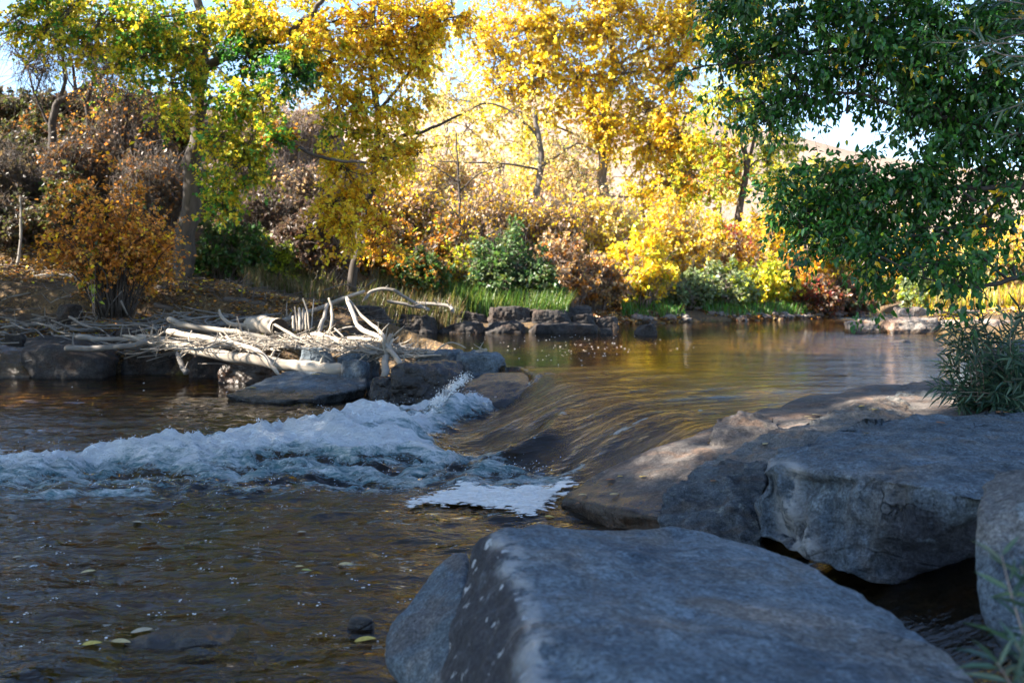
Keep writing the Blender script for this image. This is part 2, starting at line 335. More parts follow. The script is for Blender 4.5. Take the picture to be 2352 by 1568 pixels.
def mat_water():
    b = NB('river_water'); p = b.node("ShaderNodeNewGeometry").outputs["Position"]
    foam = b.attr("foam", "Fac"); chute = b.attr("chute", "Fac"); rough_ = b.attr("chop", "Fac")
    # ripples: isotropic small + streaks along the flow
    r1 = b.noise(b.mapping(p, (1.0, 1.6, 1.0), (0, 0, 0.3)), 2.6, 4, 0.55, 0.6)
    r2 = b.noise(b.mapping(p, (1.0, 1.8, 1.0), (0, 0, 0.1)), 11, 3, 0.55, 0.4)
    st = b.noise(b.mapping(p, (0.8, 7.0, 1.0), (0, 0, -0.56)), 1.6, 6, 0.68, 0.5)
    r0 = b.noise(b.mapping(p, (0.5, 1.7, 1.0), (0, 0, 0.12)), 1.0, 3, 0.5, 0.5)
    h = b.math('ADD', b.math('MULTIPLY', r0, b.math('ADD', 0.006, b.math('MULTIPLY', rough_, 0.075))), b.math('MULTIPLY', r1, b.math('ADD', 0.005, b.math('MULTIPLY', rough_, 0.030)))); h = b.math('ADD', h, b.math('MULTIPLY', r2, b.math('ADD', 0.0016, b.math('MULTIPLY', rough_, 0.010))))
    st2 = b.noise(b.mapping(p, (0.8, 5.0, 1.0), (0, 0, -0.52)), 6.0, 4, 0.65, 0.6)
    h = b.math('ADD', h, b.math('MULTIPLY', b.math('ADD', st, b.math('MULTIPLY', st2, 0.22)), b.math('MULTIPLY', chute, 0.022)))
    nrm = b.bump(h, 1.0, 1.0)
    fr = b.node("ShaderNodeFresnel"); fr.inputs["IOR"].default_value = 1.33; b.l.new(nrm, fr.inputs["Normal"])
    rf = b.node("ShaderNodeBsdfRefraction"); rf.inputs["IOR"].default_value = 1.33; rf.inputs["Roughness"].default_value = 0.0
    rf.inputs[0].default_value = (0.90, 0.74, 0.48, 1); b.l.new(nrm, rf.inputs["Normal"])
    gl = b.node("ShaderNodeBsdfGlossy"); gl.inputs["Roughness"].default_value = 0.015; b.l.new(nrm, gl.inputs["Normal"])
    mx = b.node("ShaderNodeMixShader"); b.l.new(fr.outputs[0], mx.inputs[0]); b.l.new(rf.outputs[0], mx.inputs[1]); b.l.new(gl.outputs[0], mx.inputs[2])
    # aerated white water
    f1 = b.noise(b.mapping(p, (0.55, 1.6, 1.3), (0, 0, -0.12)), 5, 7, 0.72, 1.1); f2 = b.noise(b.mapping(p, (0.8, 1.5, 1)), 30, 4, 0.75, 0.8)
    ff = b.math('ADD', foam, b.math('ADD', b.math('MULTIPLY', b.math('SUBTRACT', f1, 0.5), 1.5), b.math('MULTIPLY', b.math('SUBTRACT', f2, 0.5), 0.8)))
    aer = b.mapr(ff, 0.28, 0.62); wht = b.mapr(ff, 0.5, 1.5)
    f3 = b.noise(b.mapping(p, (0.7, 1.4, 1)), 70, 3, 0.7, 0.5); fm = b.noise(b.mapping(p, (0.45, 1.5, 1), (0, 0, 0.15)), 11, 5, 0.7, 1.4)
    wv = b.math('ADD', b.math('ADD', b.math('MULTIPLY', wht, 1.35), 0.19), b.math('ADD', b.math('MULTIPLY', b.math('SUBTRACT', f3, 0.5), 1.0), b.math('MULTIPLY', b.math('SUBTRACT', fm, 0.5), 3.2)), True)
    fc = b.mix(wv, (0.13, 0.27, 0.29), (0.94, 0.95, 0.95))
    fp = b.node("ShaderNodeBsdfPrincipled"); b.l.new(fc, fp.inputs["Base Color"]); fp.inputs["Roughness"].default_value = 0.35
    fb = b.math('ADD', b.math('MULTIPLY', f1, 0.10), b.math('ADD', b.math('MULTIPLY', f2, 0.05), b.math('MULTIPLY', fm, 0.07))); b.l.new(b.bump(fb, 1.0, 1.3), fp.inputs["Normal"])
    m2 = b.node("ShaderNodeMixShader"); b.l.new(aer, m2.inputs[0]); b.l.new(mx.outputs[0], m2.inputs[1]); b.l.new(fp.outputs[0], m2.inputs[2])
    return b.done(m2.outputs[0])
M['water'] = mat_water()

def mat_foam():
    b = NB('river_foam'); v = b.coord("Object"); n = b.noise(v, 9, 5, 0.6); vo = b.voro(v, 60)
    c = b.mix(b.mapr(n, 0.4, 0.65), (0.80, 0.75, 0.68), (0.88, 0.86, 0.82))
    return b.done(b.principled(c, 0.7, b.bump(b.math('ADD', b.math('MULTIPLY', vo, .2), n), 0.5, 0.02), 0.3))
M['foam'] = mat_foam()
def mat_raft():
    b = NB('raft_foam'); v = b.coord("Object"); th = b.attr("thick", "Fac"); n = b.noise(b.mapping(v, (1, 2, 1)), 12, 5, 0.7, 0.6); vo = b.voro(b.mapping(v, (1, 1.5, 1)), 45); vo2 = b.voro(b.mapping(v, (1, 1.5, 1)), 16)
    c = b.mix(b.mapr(n, 0.35, 0.65), (0.60, 0.56, 0.50), (0.80, 0.77, 0.72)); c = b.mix(b.mapr(vo, 0.25, 0.0), c, (0.52, 0.50, 0.46))
    sh = b.principled(c, 0.6, b.bump(b.math('ADD', b.math('MULTIPLY', vo, .35), b.math('ADD', n, b.math('MULTIPLY', vo2, .3))), 0.8, 0.03), 0.35)
    al = b.mapr(b.math('ADD', th, b.math('ADD', b.math('MULTIPLY', b.math('SUBTRACT', n, 0.5), 1.9), b.math('MULTIPLY', b.math('SUBTRACT', 0.35, vo2), 0.9))), 0.12, 0.34)
    t = b.node("ShaderNodeBsdfTransparent"); m = b.node("ShaderNodeMixShader"); b.l.new(al, m.inputs[0]); b.l.new(t.outputs[0], m.inputs[1]); b.l.new(sh, m.inputs[2])
    return b.done(m.outputs[0])
M['raft'] = mat_raft()
def mat_drop():
    b = NB('spray_drop'); g = b.principled((0.9, 0.93, 0.95), 0.15, None, 0.6); return b.done(g)
M['drop'] = mat_drop()

# ------------------------------------------------------------------ terrain and river levels
_f = lambda u, v, z: tuple(Wp(u, v, z)[:2])
LAND_LEFT = [(-60, 0), (-11, 0), (-11, 6), (-10.5, 12), (-9.0, 15.5), _f(0, 852, 0), _f(270, 858, 0), _f(480, 862, 0), (-3.0, 15.0), (-2.0, 14.3),
             (-1.4, 13.2), (-0.9, 12.4), (-0.5, 12.1), (-0.05, 12.3), (-0.3, 13.5), (-0.9, 15.8), _f(905, 776, .4), _f(885, 767, .4), _f(1000, 764, .4), _f(1240, 764, .4),
             _f(1385, 760, .4), _f(1424, 745, .4), _f(1600, 739, .4), _f(1800, 735, .4), _f(1950, 728, .4), _f(2010, 720, .4), (13.5, 46), (10, 60), (6, 90), (-60, 90)]
LAND_RIGHT = [(40, 90), (9, 90), (13, 60), (16.3, 46), _f(2062, 724, .4), _f(2045, 745, .4), _f(1960, 758, .4), _f(2060, 764, .4), _f(2200, 767, .4), (11.2, 20.5), (12.5, 17), (10, 13), (6.0, 11), (4.4, 10.0),
              (3.6, 9.2), (2.7, 8.1), (1.75, 7.0), (1.0, 6.0), (0.7, 5.5), (0.25, 4.6), (-0.2, 3.9), (-0.30, 3.2), (-0.2, 1.5), (-0.3, -5), (40, -5)]
def poly_sd(x, y, poly):
    poly = np.array(poly, float); n = len(poly); d = np.full(x.shape, 1e9); ins = np.zeros(x.shape, bool)
    for i in range(n):
        a = poly[i]; b = poly[(i + 1) % n]; e = b - a
        t = np.clip(((x - a[0]) * e[0] + (y - a[1]) * e[1]) / (e @ e + 1e-12), 0, 1)
        d = np.minimum(d, np.hypot(x - a[0] - t * e[0], y - a[1] - t * e[1]))
        if a[1] != b[1]:
            c = ((a[1] > y) != (b[1] > y)) & (x < (b[0] - a[0]) * (y - a[1]) / (b[1] - a[1]) + a[0]); ins ^= c
    return np.where(ins, d, -d)
YB = [0, 5.6, 6.0, 6.5, 7.3, 8.0, 9.1, 10.4, 11.2, 12.0, 12.4]
XB = [0.9, 0.8, 0.55, 0.36, 0.15, -0.55, -0.78, -0.42, -0.15, -0.1, -0.1]
YL = [0, 5.6, 6.0, 6.9, 8.5, 10.8, 11.6, 12.4]
XL = [2.2, 2.0, 1.8, 1.5, 1.1, 0.5, 0.3, 0.1]
def chute_s(x, y):
    xb = np.interp(y, YB, XB); xl = np.interp(y, YL, XL)
    yb = np.interp(x, [-40, -8, -4, -2.4, -1, -0.1], [30, 19, 18.2, 17.3, 14.6, 12.4])
    s = np.clip((x - xb) / (xl - xb), 0, 1)
    s2 = np.clip((y - yb) / 0.4 + 0.5, 0, 1)
    return np.where((y > 12.4), np.where(x > -0.1, 1.0, s2), s)
def level(x, y):
    s = chute_s(x, y); return 0.4 * s * s * (3 - 2 * s)
def terrain(x, y):
    x = np.asarray(x, float); y = np.asarray(y, float)
    sl_ = poly_sd(x, y, LAND_LEFT); sr = poly_sd(x, y, LAND_RIGHT); sd = np.maximum(sl_, sr)
    L = level(x, y)
    q = xy0(x, y); n1 = fbm(q * 0.9, 4, 5).reshape(x.shape); n2 = fbm(q * 4.0, 3, 9).reshape(x.shape)
    u = 1176 + F * x / np.maximum(y, 1)
    lf = sstep(1150, 700, u) * (x < 0)
    leftland = 0.36 * (1 - np.exp(-np.maximum(sl_, 0) / 0.4)) + 0.20 * np.clip(sl_, 0, 6) + lf * 0.36 * np.clip(y - 21.5, 0, 16) + 0.05 * np.clip(sl_ - 9, 0, 60)
    leftland = np.where(lf < 1, leftland * (0.45 + 0.55 * lf), leftland)
    nearr = sstep(13, 9, y)
    rightland = 0.25 * (1 - np.exp(-np.maximum(sr, 0) / 0.5)) + 0.10 * np.clip(sr, 0, 8)
    rightland = rightland * (1 - nearr) + nearr * (np.where(y < 5.0, -0.3, -0.35) + 0.10 * np.clip(sr - 3.0, 0, 8)) 
    land = np.where(sl_ > sr, leftland, rightland)
    bed = -0.16 - np.minimum(0.36, 0.5 * np.maximum(-sd, 0)) + 0.10 * n2 * sstep(0, 1, -sd)
    sd2 = sd + 0.10 * n2
    z = L + np.where(sd > 0, land, bed) + (0.10 * n1 + 0.05 * n2) * sstep(-0.2, 1.0, sd)
    z = np.where((sd > 0) & (sd < 0.3) & (nearr < .5), z - 0.16 * (1 - sd / 0.3), z)
    return z, sd
def H(x, y):
    return float(terrain(np.array([x]), np.array([y]))[0][0])

def axis(parts):
    out = []
    for a, b, s in parts: out.append(np.arange(a, b, s))
    out.append(np.array([parts[-1][1]])); return np.concatenate(out)
def grid_mesh(xs, ys):
    X, Y = np.meshgrid(xs, ys); nx, ny = len(xs), len(ys)
    i = np.arange(ny - 1)[:, None] * nx + np.arange(nx - 1)[None]
    Q = np.stack([i, i + 1, i + nx + 1, i + nx], 2).reshape(-1, 4)
    return X.ravel(), Y.ravel(), Q
xs = axis([(-40, -12, .6), (-12, -6, .2), (-6, 5, .07), (5, 16, .18), (16, 45, .7)]); ys = axis([(-3, 2, .5), (2, 17, .09), (17, 36, .18), (36, 92, .8)])
X, Y, Q = grid_mesh(xs, ys); Z, SD = terrain(X, Y)
und = sstep(0.03, -0.05, Z - level(X, Y))
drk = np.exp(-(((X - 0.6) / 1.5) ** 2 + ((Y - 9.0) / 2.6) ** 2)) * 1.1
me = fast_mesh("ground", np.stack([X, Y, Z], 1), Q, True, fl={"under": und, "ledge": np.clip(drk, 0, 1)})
tag(link("ground", me, M['ground']), kind="structure")

# far hill
us = [-900, -300, 0, 90, 250, 600, 1020, 1117, 1300, 1500, 1700, 1850, 1950, 2150, 2400, 3200]
vs = [180, 195, 214, 235, 262, 275, 258, 228, 215, 236, 290, 318, 345, 380, 400, 420]
hx = np.linspace(-95, 110, 220); hy = np.concatenate([np.linspace(62, 115, 60), np.linspace(117, 190, 20)])
X, Y, Q = grid_mesh(hx, hy)
u_ = 1176 + F * X / 115.0; top = CZ + (HV - np.interp(u_, us, vs)) * 115 / F
t_ = np.clip((Y - 62) / 53, 0, 1); Z = 1.2 + (top - 1.2) * (t_ ** 1.25) - np.clip(Y - 115, 0, 100) * 0.12
Z = Z + fbm(xy0(X, Y) * 0.05, 5, 3) * 1.2 * t_ * (1 - t_) * 3
tag(link("hill", fast_mesh("hill", np.stack([X, Y, Z], 1), Q, True), M['hill']), kind="structure")

# ------------------------------------------------------------------ water
WW = [(0.15, 11.3), (-0.5, 11.55), (-1.1, 11.2), (-1.5, 10.1), (-2.0, 9.1), (-2.9, 8.5), (-4, 8.15), (-8, 7.9), (-8, 6.6), (-3.6, 6.7), (-2, 6.6), (-.6, 6.8), (.25, 7.1), (.0, 7.55),
      (-.5, 8.0), (-.72, 9.0), (-.5, 10.1), (-0.2, 10.8)]
xs = axis([(-60, -14, 1.5), (-14, -6.4, .14), (-6.4, 3.6, .022), (3.6, 10, .08), (10, 22, .2), (22, 45, 1.5)])
ys = axis([(-3, 2.4, .3), (2.4, 12.6, .022), (12.6, 20, .07), (20, 48, .15), (48, 92, 1.2)])
X, Y, Q = grid_mesh(xs, ys)
s = chute_s(X, Y); Zw = level(X, Y)
ca, sa = math.cos(0.56), math.sin(0.56)
A = X * ca + Y * sa; B = -X * sa + Y * ca              # along / across the current above the drop
ww = poly_sd(X, Y, WW); ww = ww + 0.35 * fbm(xy0(X, Y) * 1.6, 4, 41) 
m = sstep(-0.34, 0.34, ww) * (1 - .7 * np.exp(-((X + .05) / .7) ** 2 - ((Y - 6.5) / .33) ** 2))
ch = sstep(0.0, 0.2, s) * sstep(2.6, 0.6, X - np.interp(Y, YL, XL)) * sstep(13, 11, Y) * sstep(5.0, 6.2, Y)
q = xy0(X, Y)
near = sstep(14, 12, Y) * sstep(-9, -6, X)
streak = fbm(np.stack([A * 0.7, B * 4.5, A * 0], 1), 3, 21)
lowm = (1 - sstep(0, .3, s))
calm = 1 - .85 * np.exp(-((X + .05) / .75) ** 2 - ((Y - 6.5) / .38) ** 2)
chop = calm * lowm * sstep(3.2, 0.0, -ww)                      # rougher water near the rapid
wav = fbm(np.stack([X * 1.1, Y * 2.6, X * 0], 1), 3, 31)
wav2 = fbm(np.stack([X * 3.6, Y * 6.5, X * 0], 1), 3, 33)
Zw = Zw + near * (0.026 * ch * streak + 0.006 * ch * fbm(np.stack([A * 2.2, B * 11, A * 0], 1), 2, 23) + calm * lowm * (0.014 * wav + 0.015 * wav2 + 0.005 * fbm(np.stack([X * 8, Y * 13, X * 0], 1), 2, 35)) + chop * (0.014 * wav + 0.016 * wav2))
hump = np.exp(-(((X + 1.35) / 0.95) ** 2 + ((Y - 8.55) / 0.85) ** 2)) * 0.26 + np.exp(-(((X + 0.6) / 0.7) ** 2 + ((Y - 10.8) / 0.5) ** 2)) * 0.10 \
     + np.exp(-(((X + 3.2) / 1.6) ** 2 + ((Y - 8.0) / 0.6) ** 2)) * 0.11 + np.exp(-(((X + 0.15) / 0.4) ** 2 + ((Y - 7.3) / 0.22) ** 2)) * 0.10
wx = X + 0.25 * fbm(q * 1.3, 2, 43); wy = Y + 0.22 * fbm(q * 1.5, 2, 44)
rid = 1 - np.abs(fbm(np.stack([wx * 1.3, wy * 3.0, X * 0], 1), 3, 51)) * 2.2
rid2 = 1 - np.abs(fbm(np.stack([wx * 4.5, wy * 8, X * 0], 1), 3, 57)) * 2.2
st1 = fbm(np.stack([wx * 0.8, wy * 2.6, X * 0], 1), 3, 45)
jag = np.maximum(fbm(np.stack([X * 15, Y * 15, X * 0], 1), 2, 61), 0)
CREST = np.array([(-0.1, 11.15), (-0.75, 10.35), (-0.98, 9.3), (-1.25, 8.55), (-2.3, 8.05), (-4, 7.7), (-8, 7.5)])
def pdist(ln):
    d = np.full(X.shape, 1e9)
    for a, b_ in zip(ln[:-1], ln[1:]):
        e = b_ - a; t = np.clip(((X - a[0]) * e[0] + (Y - a[1]) * e[1]) / (e @ e), 0, 1); d = np.minimum(d, np.hypot(X - a[0] - t * e[0], Y - a[1] - t * e[1]))
    return d
dcr = pdist(CREST); crn = fbm(np.stack([X * 1.8, Y * 1.8, X * 0], 1), 3, 47)
crest = np.exp(-(dcr / 0.32) ** 2)
fade = sstep(6.55, 7.5, Y + .35 * st1)
Zw = Zw + m * (0.3 + 0.7 * fade) * (hump * 1.1 * sstep(-4.5, -1.5, X) + 0.10 * crest * sstep(-6, -2, X) * (0.7 + 1.2 * crn) + 0.07 * (rid - 0.4) + 0.05 * (rid2 - 0.4) + 0.05 * jag * crest + 0.035 * m * fbm(np.stack([wx * 10, wy * 13, X * 0], 1), 2, 63))
# standing waves in the tongue
def wave(line, amp, wd):
    d = np.full(X.shape, 1e9); ln = np.array(line)
    for a, b_ in zip(ln[:-1], ln[1:]):
        e = b_ - a; t = np.clip(((X - a[0]) * e[0] + (Y - a[1]) * e[1]) / (e @ e), 0, 1); d = np.minimum(d, np.hypot(X - a[0] - t * e[0], Y - a[1] - t * e[1]))
    return amp * np.exp(-(d / wd) ** 2), d
w1, d1 = wave([(-0.15, 7.75), (0.25, 8.0), (0.45, 8.6)], 0.07, 0.13)
w2, d2 = wave([(0.35, 7.1), (0.8, 7.55), (1.5, 7.9)], 0.025, 0.12)
w3, d3 = wave([(-0.55, 8.45), (-0.2, 8.7), (0.2, 8.75)], -0.06, 0.22)
w4, d4 = wave([(0.9, 8.3), (1.6, 8.9), (2.5, 9.6)], 0.022, 0.18)
Zw = Zw + w1 + w2 + w3 + w4
foam = m * (0.37 + 0.25 * fade + 0.48 * np.exp(-(dcr / 0.42) ** 2) + 0.85 * st1 + 0.30 * (rid - 0.45) + 0.22 * (rid2 - 0.45) + 0.5 * np.clip(hump * 2.0, 0, 0.5)) + 0.06 * m
foam = np.maximum(foam, 0.62 * np.exp(-(d1 / 0.07) ** 2) * sstep(-.05, .35, fbm(q * 9, 3, 71)))
foam = np.maximum(foam, 0.60 * np.exp(-(d2 / 0.06) ** 2) * sstep(0.0, .35, fbm(q * 10, 3, 73)))
# cascade between the boulders beside the drift pile, riffle upstream
cas, dc = wave([tuple(Wp(1068, 868, .36)[:2]), tuple(Wp(1035, 895, .25)[:2]), tuple(Wp(1000, 925, .06)[:2])], 0.04, 0.14)
foam = np.maximum(foam, 0.95 * np.exp(-(dc / 0.13) ** 2)); Zw += cas * 0.5
rif = sstep(27, 30, Y) * sstep(40, 36, Y) * sstep(9, 11, X)
foam = np.maximum(foam, rif * (0.30 + 0.25 * fbm(q * 1.3, 3, 81)))
foam = np.maximum(foam, 0.02)
chop = np.maximum(chop, np.maximum(1.1 * lowm * sstep(13, 10, Y), 0)); chop = np.maximum(chop, np.maximum(rif * 3, 1.9 * sstep(.4, 3.0, X - .12 * Y) * sstep(25, 15, Y)))
WGX, WGY, WGZ = xs.copy(), ys.copy(), Zw.reshape(len(ys), len(xs)).copy()
def wz(x, y):
    x = np.clip(np.asarray(x, float), WGX[0], WGX[-2]); y = np.clip(np.asarray(y, float), WGY[0], WGY[-2]); i = np.searchsorted(WGX, x, 'right') - 1; j = np.searchsorted(WGY, y, 'right') - 1
    fx = (x - WGX[i]) / (WGX[i + 1] - WGX[i]); fy = (y - WGY[j]) / (WGY[j + 1] - WGY[j])
    return (WGZ[j, i] * (1 - fx) + WGZ[j, i + 1] * fx) * (1 - fy) + (WGZ[j + 1, i] * (1 - fx) + WGZ[j + 1, i + 1] * fx) * fy
tag(link("water", fast_mesh("water", np.stack([X, Y, Zw], 1), Q, True, fl={"foam": foam, "chute": ch, "chop": chop}), M['water']), kind="structure")

# ------------------------------------------------------------------ rocks
def hull_mesh(pts, voxel, smooth):
    bm = bmesh.new()
    for p in pts: bm.verts.new(p)
    r = bmesh.ops.convex_hull(bm, input=bm.verts)
    bmesh.ops.delete(bm, geom=[g for g in r['geom_interior'] if isinstance(g, bmesh.types.BMVert)], context='VERTS')
    loose = [v for v in bm.verts if not v.link_faces]
    if loose: bmesh.ops.delete(bm, geom=loose, context='VERTS')
    me = bpy.data.meshes.new("hull_tmp"); bm.to_mesh(me); bm.free()
    o = bpy.data.objects.new("hull_tmp", me); COL.objects.link(o)
    md = o.modifiers.new("r", 'REMESH'); md.mode = 'VOXEL'; md.voxel_size = voxel
    ms = o.modifiers.new("s", 'SMOOTH'); ms.factor = 0.5; ms.iterations = smooth
    dg = bpy.context.evaluated_depsgraph_get(); ev = o.evaluated_get(dg)
    m2 = bpy.data.meshes.new_from_object(ev, depsgraph=dg)
    bpy.data.objects.remove(o); bpy.data.meshes.remove(me)
    return m2
_seed = [100]
def rock(label, pts, mat, voxel, smooth=5, disp=0.03, freq=2.5, ridge=0.0, cat="boulder", name="boulder", group=None, stain=None, pale=None, flute=0.0):
    _seed[0] += 1; sd_ = _seed[0]
    pts = np.array(pts, float)
    me = hull_mesh([Vector(p) for p in pts], voxel, smooth); me.name = name
    n = len(me.vertices); V = np.empty(n * 3, np.float32); me.vertices.foreach_get("co", V); V = V.reshape(-1, 3).astype(float)
    N = np.empty(n * 3, np.float32); me.vertices.foreach_get("normal", N); N = N.reshape(-1, 3)
    dd = disp * fbm(V * freq, 4, sd_) + disp * 0.35 * fbm(V * freq * 4, 3, sd_ + 7)
    if ridge:
        tl = V @ np.array([[1, 0, 0], [0, 1, 0.3], [0.35, 0, 1.0]]) * np.array([1, 1, 3.2])
        dd -= ridge * (np.abs(fbm(tl * freq * 1.2, 3, sd_ + 31)))
    dd += disp * .8 * fbm(V * freq * 2.2, 3, sd_ + 3) * sstep(-.2, .3, fbm(V * freq * .7, 2, sd_ + 5))
    if flute:
        hz = sstep(.75, .35, np.abs(N[:, 2])); dd -= flute * hz * np.abs(fbm(V * np.array([4.5, 4.5, 1.3]), 3, sd_ + 41)) * 2
    V = V + N * dd[:, None]
    c = (V.min(0) + V.max(0)) / 2; c[2] = V[:, 2].min()
    me.vertices.foreach_set("co", (V - c).astype(np.float32).ravel()); me.update()
    me.materials.clear(); me.polygons.foreach_set("use_smooth", np.ones(len(me.polygons), bool))
    if stain is not None:
        a_ = me.attributes.new("stain", 'FLOAT', 'POINT'); a_.data.foreach_set("value", stain(V).astype(np.float32))
    if pale is not None:
        a_ = me.attributes.new("pale", 'FLOAT', 'POINT'); a_.data.foreach_set("value", pale(V).astype(np.float32))
    o = link(name, me, mat, loc=c); tag(o, label, cat, group); return o
def side_of(A, B, w_=.03):
    A = np.array(A)[:2]; B = np.array(B)[:2]; e = (B - A) / np.linalg.norm(B - A)
    return lambda V: sstep(-w_, w_, (V[:, 0] - A[0]) * e[1] - (V[:, 1] - A[1]) * e[0] + .05 * fbm(V * 7, 3, 5))
def L_(pts): return [P(*p) for p in pts]
def drop(pts, z, inset=0.0):
    q = np.array(pts); c = q[:, :2].mean(0); out = []
    for p in q: out.append([c[0] + (p[0] - c[0]) * (1 - inset), c[1] + (p[1] - c[1]) * (1 - inset), z])
    return list(q) + out

# near boulders
p = L_([(1085, 1248, 3.3), (1130, 1222, 3.2), (1280, 1204, 3.5), (1400, 1211, 3.6), (1540, 1208, 3.7), (1700, 1233, 3.6), (1850, 1276, 3.4), (1980, 1345, 3.1), (2100, 1438, 2.75), (2250, 1562, 2.35),
        (2330, 1700, 2.0), (1200, 1330, 2.75), (1236, 1480, 2.35), (1245, 1600, 2.1), (1300, 1800, 1.75), (1900, 1800, 1.7), (1040, 1380, 3.1), (1022, 1500, 2.9), (1018, 1620, 2.7)])
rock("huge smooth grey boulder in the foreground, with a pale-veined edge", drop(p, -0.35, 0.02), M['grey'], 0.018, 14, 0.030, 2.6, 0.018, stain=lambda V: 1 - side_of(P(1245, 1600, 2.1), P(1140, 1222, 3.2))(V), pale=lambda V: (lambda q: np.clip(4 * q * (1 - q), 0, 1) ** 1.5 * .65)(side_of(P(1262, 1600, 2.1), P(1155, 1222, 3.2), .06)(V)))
p = L_([(1085, 1256, 3.6), (1040, 1260, 3.65), (1000, 1290, 3.65), (985, 1335, 3.55), (895, 1428, 3.4), (874, 1485, 3.3), (885, 1530, 3.25), (1060, 1400, 3.2), (1040, 1568, 2.95)]) 
rock("dark rounded boulder leaning against the left side of the huge grey boulder", list(p) + L_([(960, 1640, 3.1), (1040, 1700, 2.9), (1060, 1560, 3.7), (960, 1560, 3.6)]), M['greylichen'], 0.018, 6, 0.02, 3.5, 0.008)
p = L_([(1738, 1078, 4.5), (1760, 1050, 4.7), (1901, 1062, 4.25), (2067, 1100, 3.9), (2184, 1135, 3.75), (2260, 1138, 3.7), (1800, 1022, 5.0), (1960, 968, 5.7), (2130, 952, 6.0), (2352, 943, 6.2), (2520, 945, 6.2),
        (1730, 1238, 4.45), (1851, 1280, 4.2), (1941, 1325, 4.0), (2061, 1338, 3.92), (2150, 1320, 4.1), (2240, 1310, 4.3), (2560, 1150, 3.7), (2560, 1350, 4.2)])
rock("massive blue-grey boulder with a flat top and sheer cracked face, right side", p, M['vein'], 0.02, 2, 0.05, 2.4, 0.04, flute=.09, pale=lambda V: np.exp(-((V[:, 0] - 1.235 - .05 * fbm(V * 5, 2, 4)) / .035) ** 2) * sstep(4.9, 4.4, V[:, 1]) * .8, stain=lambda V: sstep(1.42, 1.56, V[:, 0] + .1 * fbm(V * 4, 3, 8)) * sstep(.60, .52, V[:, 2] + .08 * fbm(V * 6, 2, 3)))
p = L_([(2252, 1115, 3.3), (2285, 1088, 3.4), (2340, 1080, 3.4), (2440, 1085, 3.3), (2238, 1190, 3.12), (2240, 1380, 3.02), (2272, 1470, 2.95), (2330, 1535, 2.9), (2520, 1100, 3.0), (2520, 1560, 2.6), (2400, 1560, 2.8)])
rock("upright rust-edged boulder cut by the right edge, behind the blurred sprig", p, M['grey'], 0.02, 5, 0.02, 3.5, 0.012)
p = L_([(1508, 1160, 5.0), (1525, 1118, 5.15), (1600, 1078, 5.4), (1690, 1060, 5.5), (1760, 1062, 5.2), (1755, 1238, 4.6), (1640, 1225, 4.72), (1512, 1198, 4.88)])
rock("rough banded rock wedged left of the massive blue-grey boulder", drop(p, -0.1, 0.03), M['rough'], 0.013, 2, 0.045, 4.5, 0.045, cat="rock", name="rock")
p = L_([(1595, 1075, 5.5), (1640, 1044, 5.75), (1800, 985, 6.2), (1900, 945, 6.75), (2040, 908, 7.2), (2062, 903, 7.3), (2122, 952, 6.9), (2090, 965, 6.5), (1960, 985, 6.0), (1760, 1070, 5.3)])
rock("pale sunlit ridge of rough rock running up the slab", drop(p, 0.0, 0.0), M['ridge'], 0.015, 2, 0.035, 4, 0.04, cat="rock", name="rock")
p = L_([(2036, 925, 7.6), (2058, 896, 7.8), (2120, 888, 8.0), (2200, 897, 7.9), (2200, 955, 7.3), (2130, 958, 7.3), (2070, 945, 7.4)])
rock("brownish boulder behind the pale ridge, beside the willow", drop(p, 0.1, 0.0), M['rough'], 0.02, 4, 0.03, 3, 0.02)
p = L_([(2192, 885, 7.5), (2208, 828, 7.6), (2255, 798, 7.8), (2300, 790, 7.8), (2352, 776, 7.8), (2470, 772, 7.9), (2190, 945, 7.1), (2480, 950, 6.9), (2300, 955, 6.9)])
rock("tall speckled boulder overgrown by the grey-green willow, right edge", p, M['greylichen'], 0.025, 5, 0.03, 3, 0.02)
rock("low filler rock painted black for shade, in the crevice between the two largest boulders", [(.35, 4.9, .06), (.7, 4.3, .10), (1.0, 3.0, .12), (1.3, 2.0, .14), (2.2, 2.0, .18), (2.4, 3.4, .18), (2.2, 4.4, .2), (1.2, 4.6, .12), (.9, 4.2, -.4), (1.1, 2.0, -.4), (2.3, 2.0, -.4), (2.3, 4.4, -.4)], M['black'], 0.03, 4, 0.03, 3)  # filler rock; its black colour replaces the crevice's shade
slab = [(.30, 6.32, .07), (.55, 5.85, .10), (.80, 5.5, .14), (.72, 6.62, .24), (1.0, 6.68, .33), (1.42, 7.02, .43), (2.6, 8.45, .50), (4.0, 9.6, .50), (4.8, 9.0, .60), (3.6, 6.6, .62), (2.2, 5.2, .44), (1.6, 5.1, .30)]
rock("long gently sloping brown-grey slab leading down into the rapid", slab + [(x_ * .98 + .05, y_ * 1.0, -.4) for x_, y_, z_ in slab], M['slab'], 0.02, 2, 0.032, 1.8, 0.03, stain=lambda V: .62 * sstep(.42, .0, side_of((.55, 6.0), (3.2, 9.0), .5)(V) - .12), cat="slab", name="rock_slab")
p = L_([(1626, 995, 6.7), (1645, 957, 6.85), (1700, 944, 6.95), (1775, 955, 6.9), (1800, 990, 6.6), (1745, 1022, 6.4), (1636, 1028, 6.45)])
rock("small lumpy tan rock at the water's edge of the slab", drop(p, 0.0, 0.0), M['slab'], 0.014, 4, 0.04, 5, 0.0, cat="rock", name="rock")

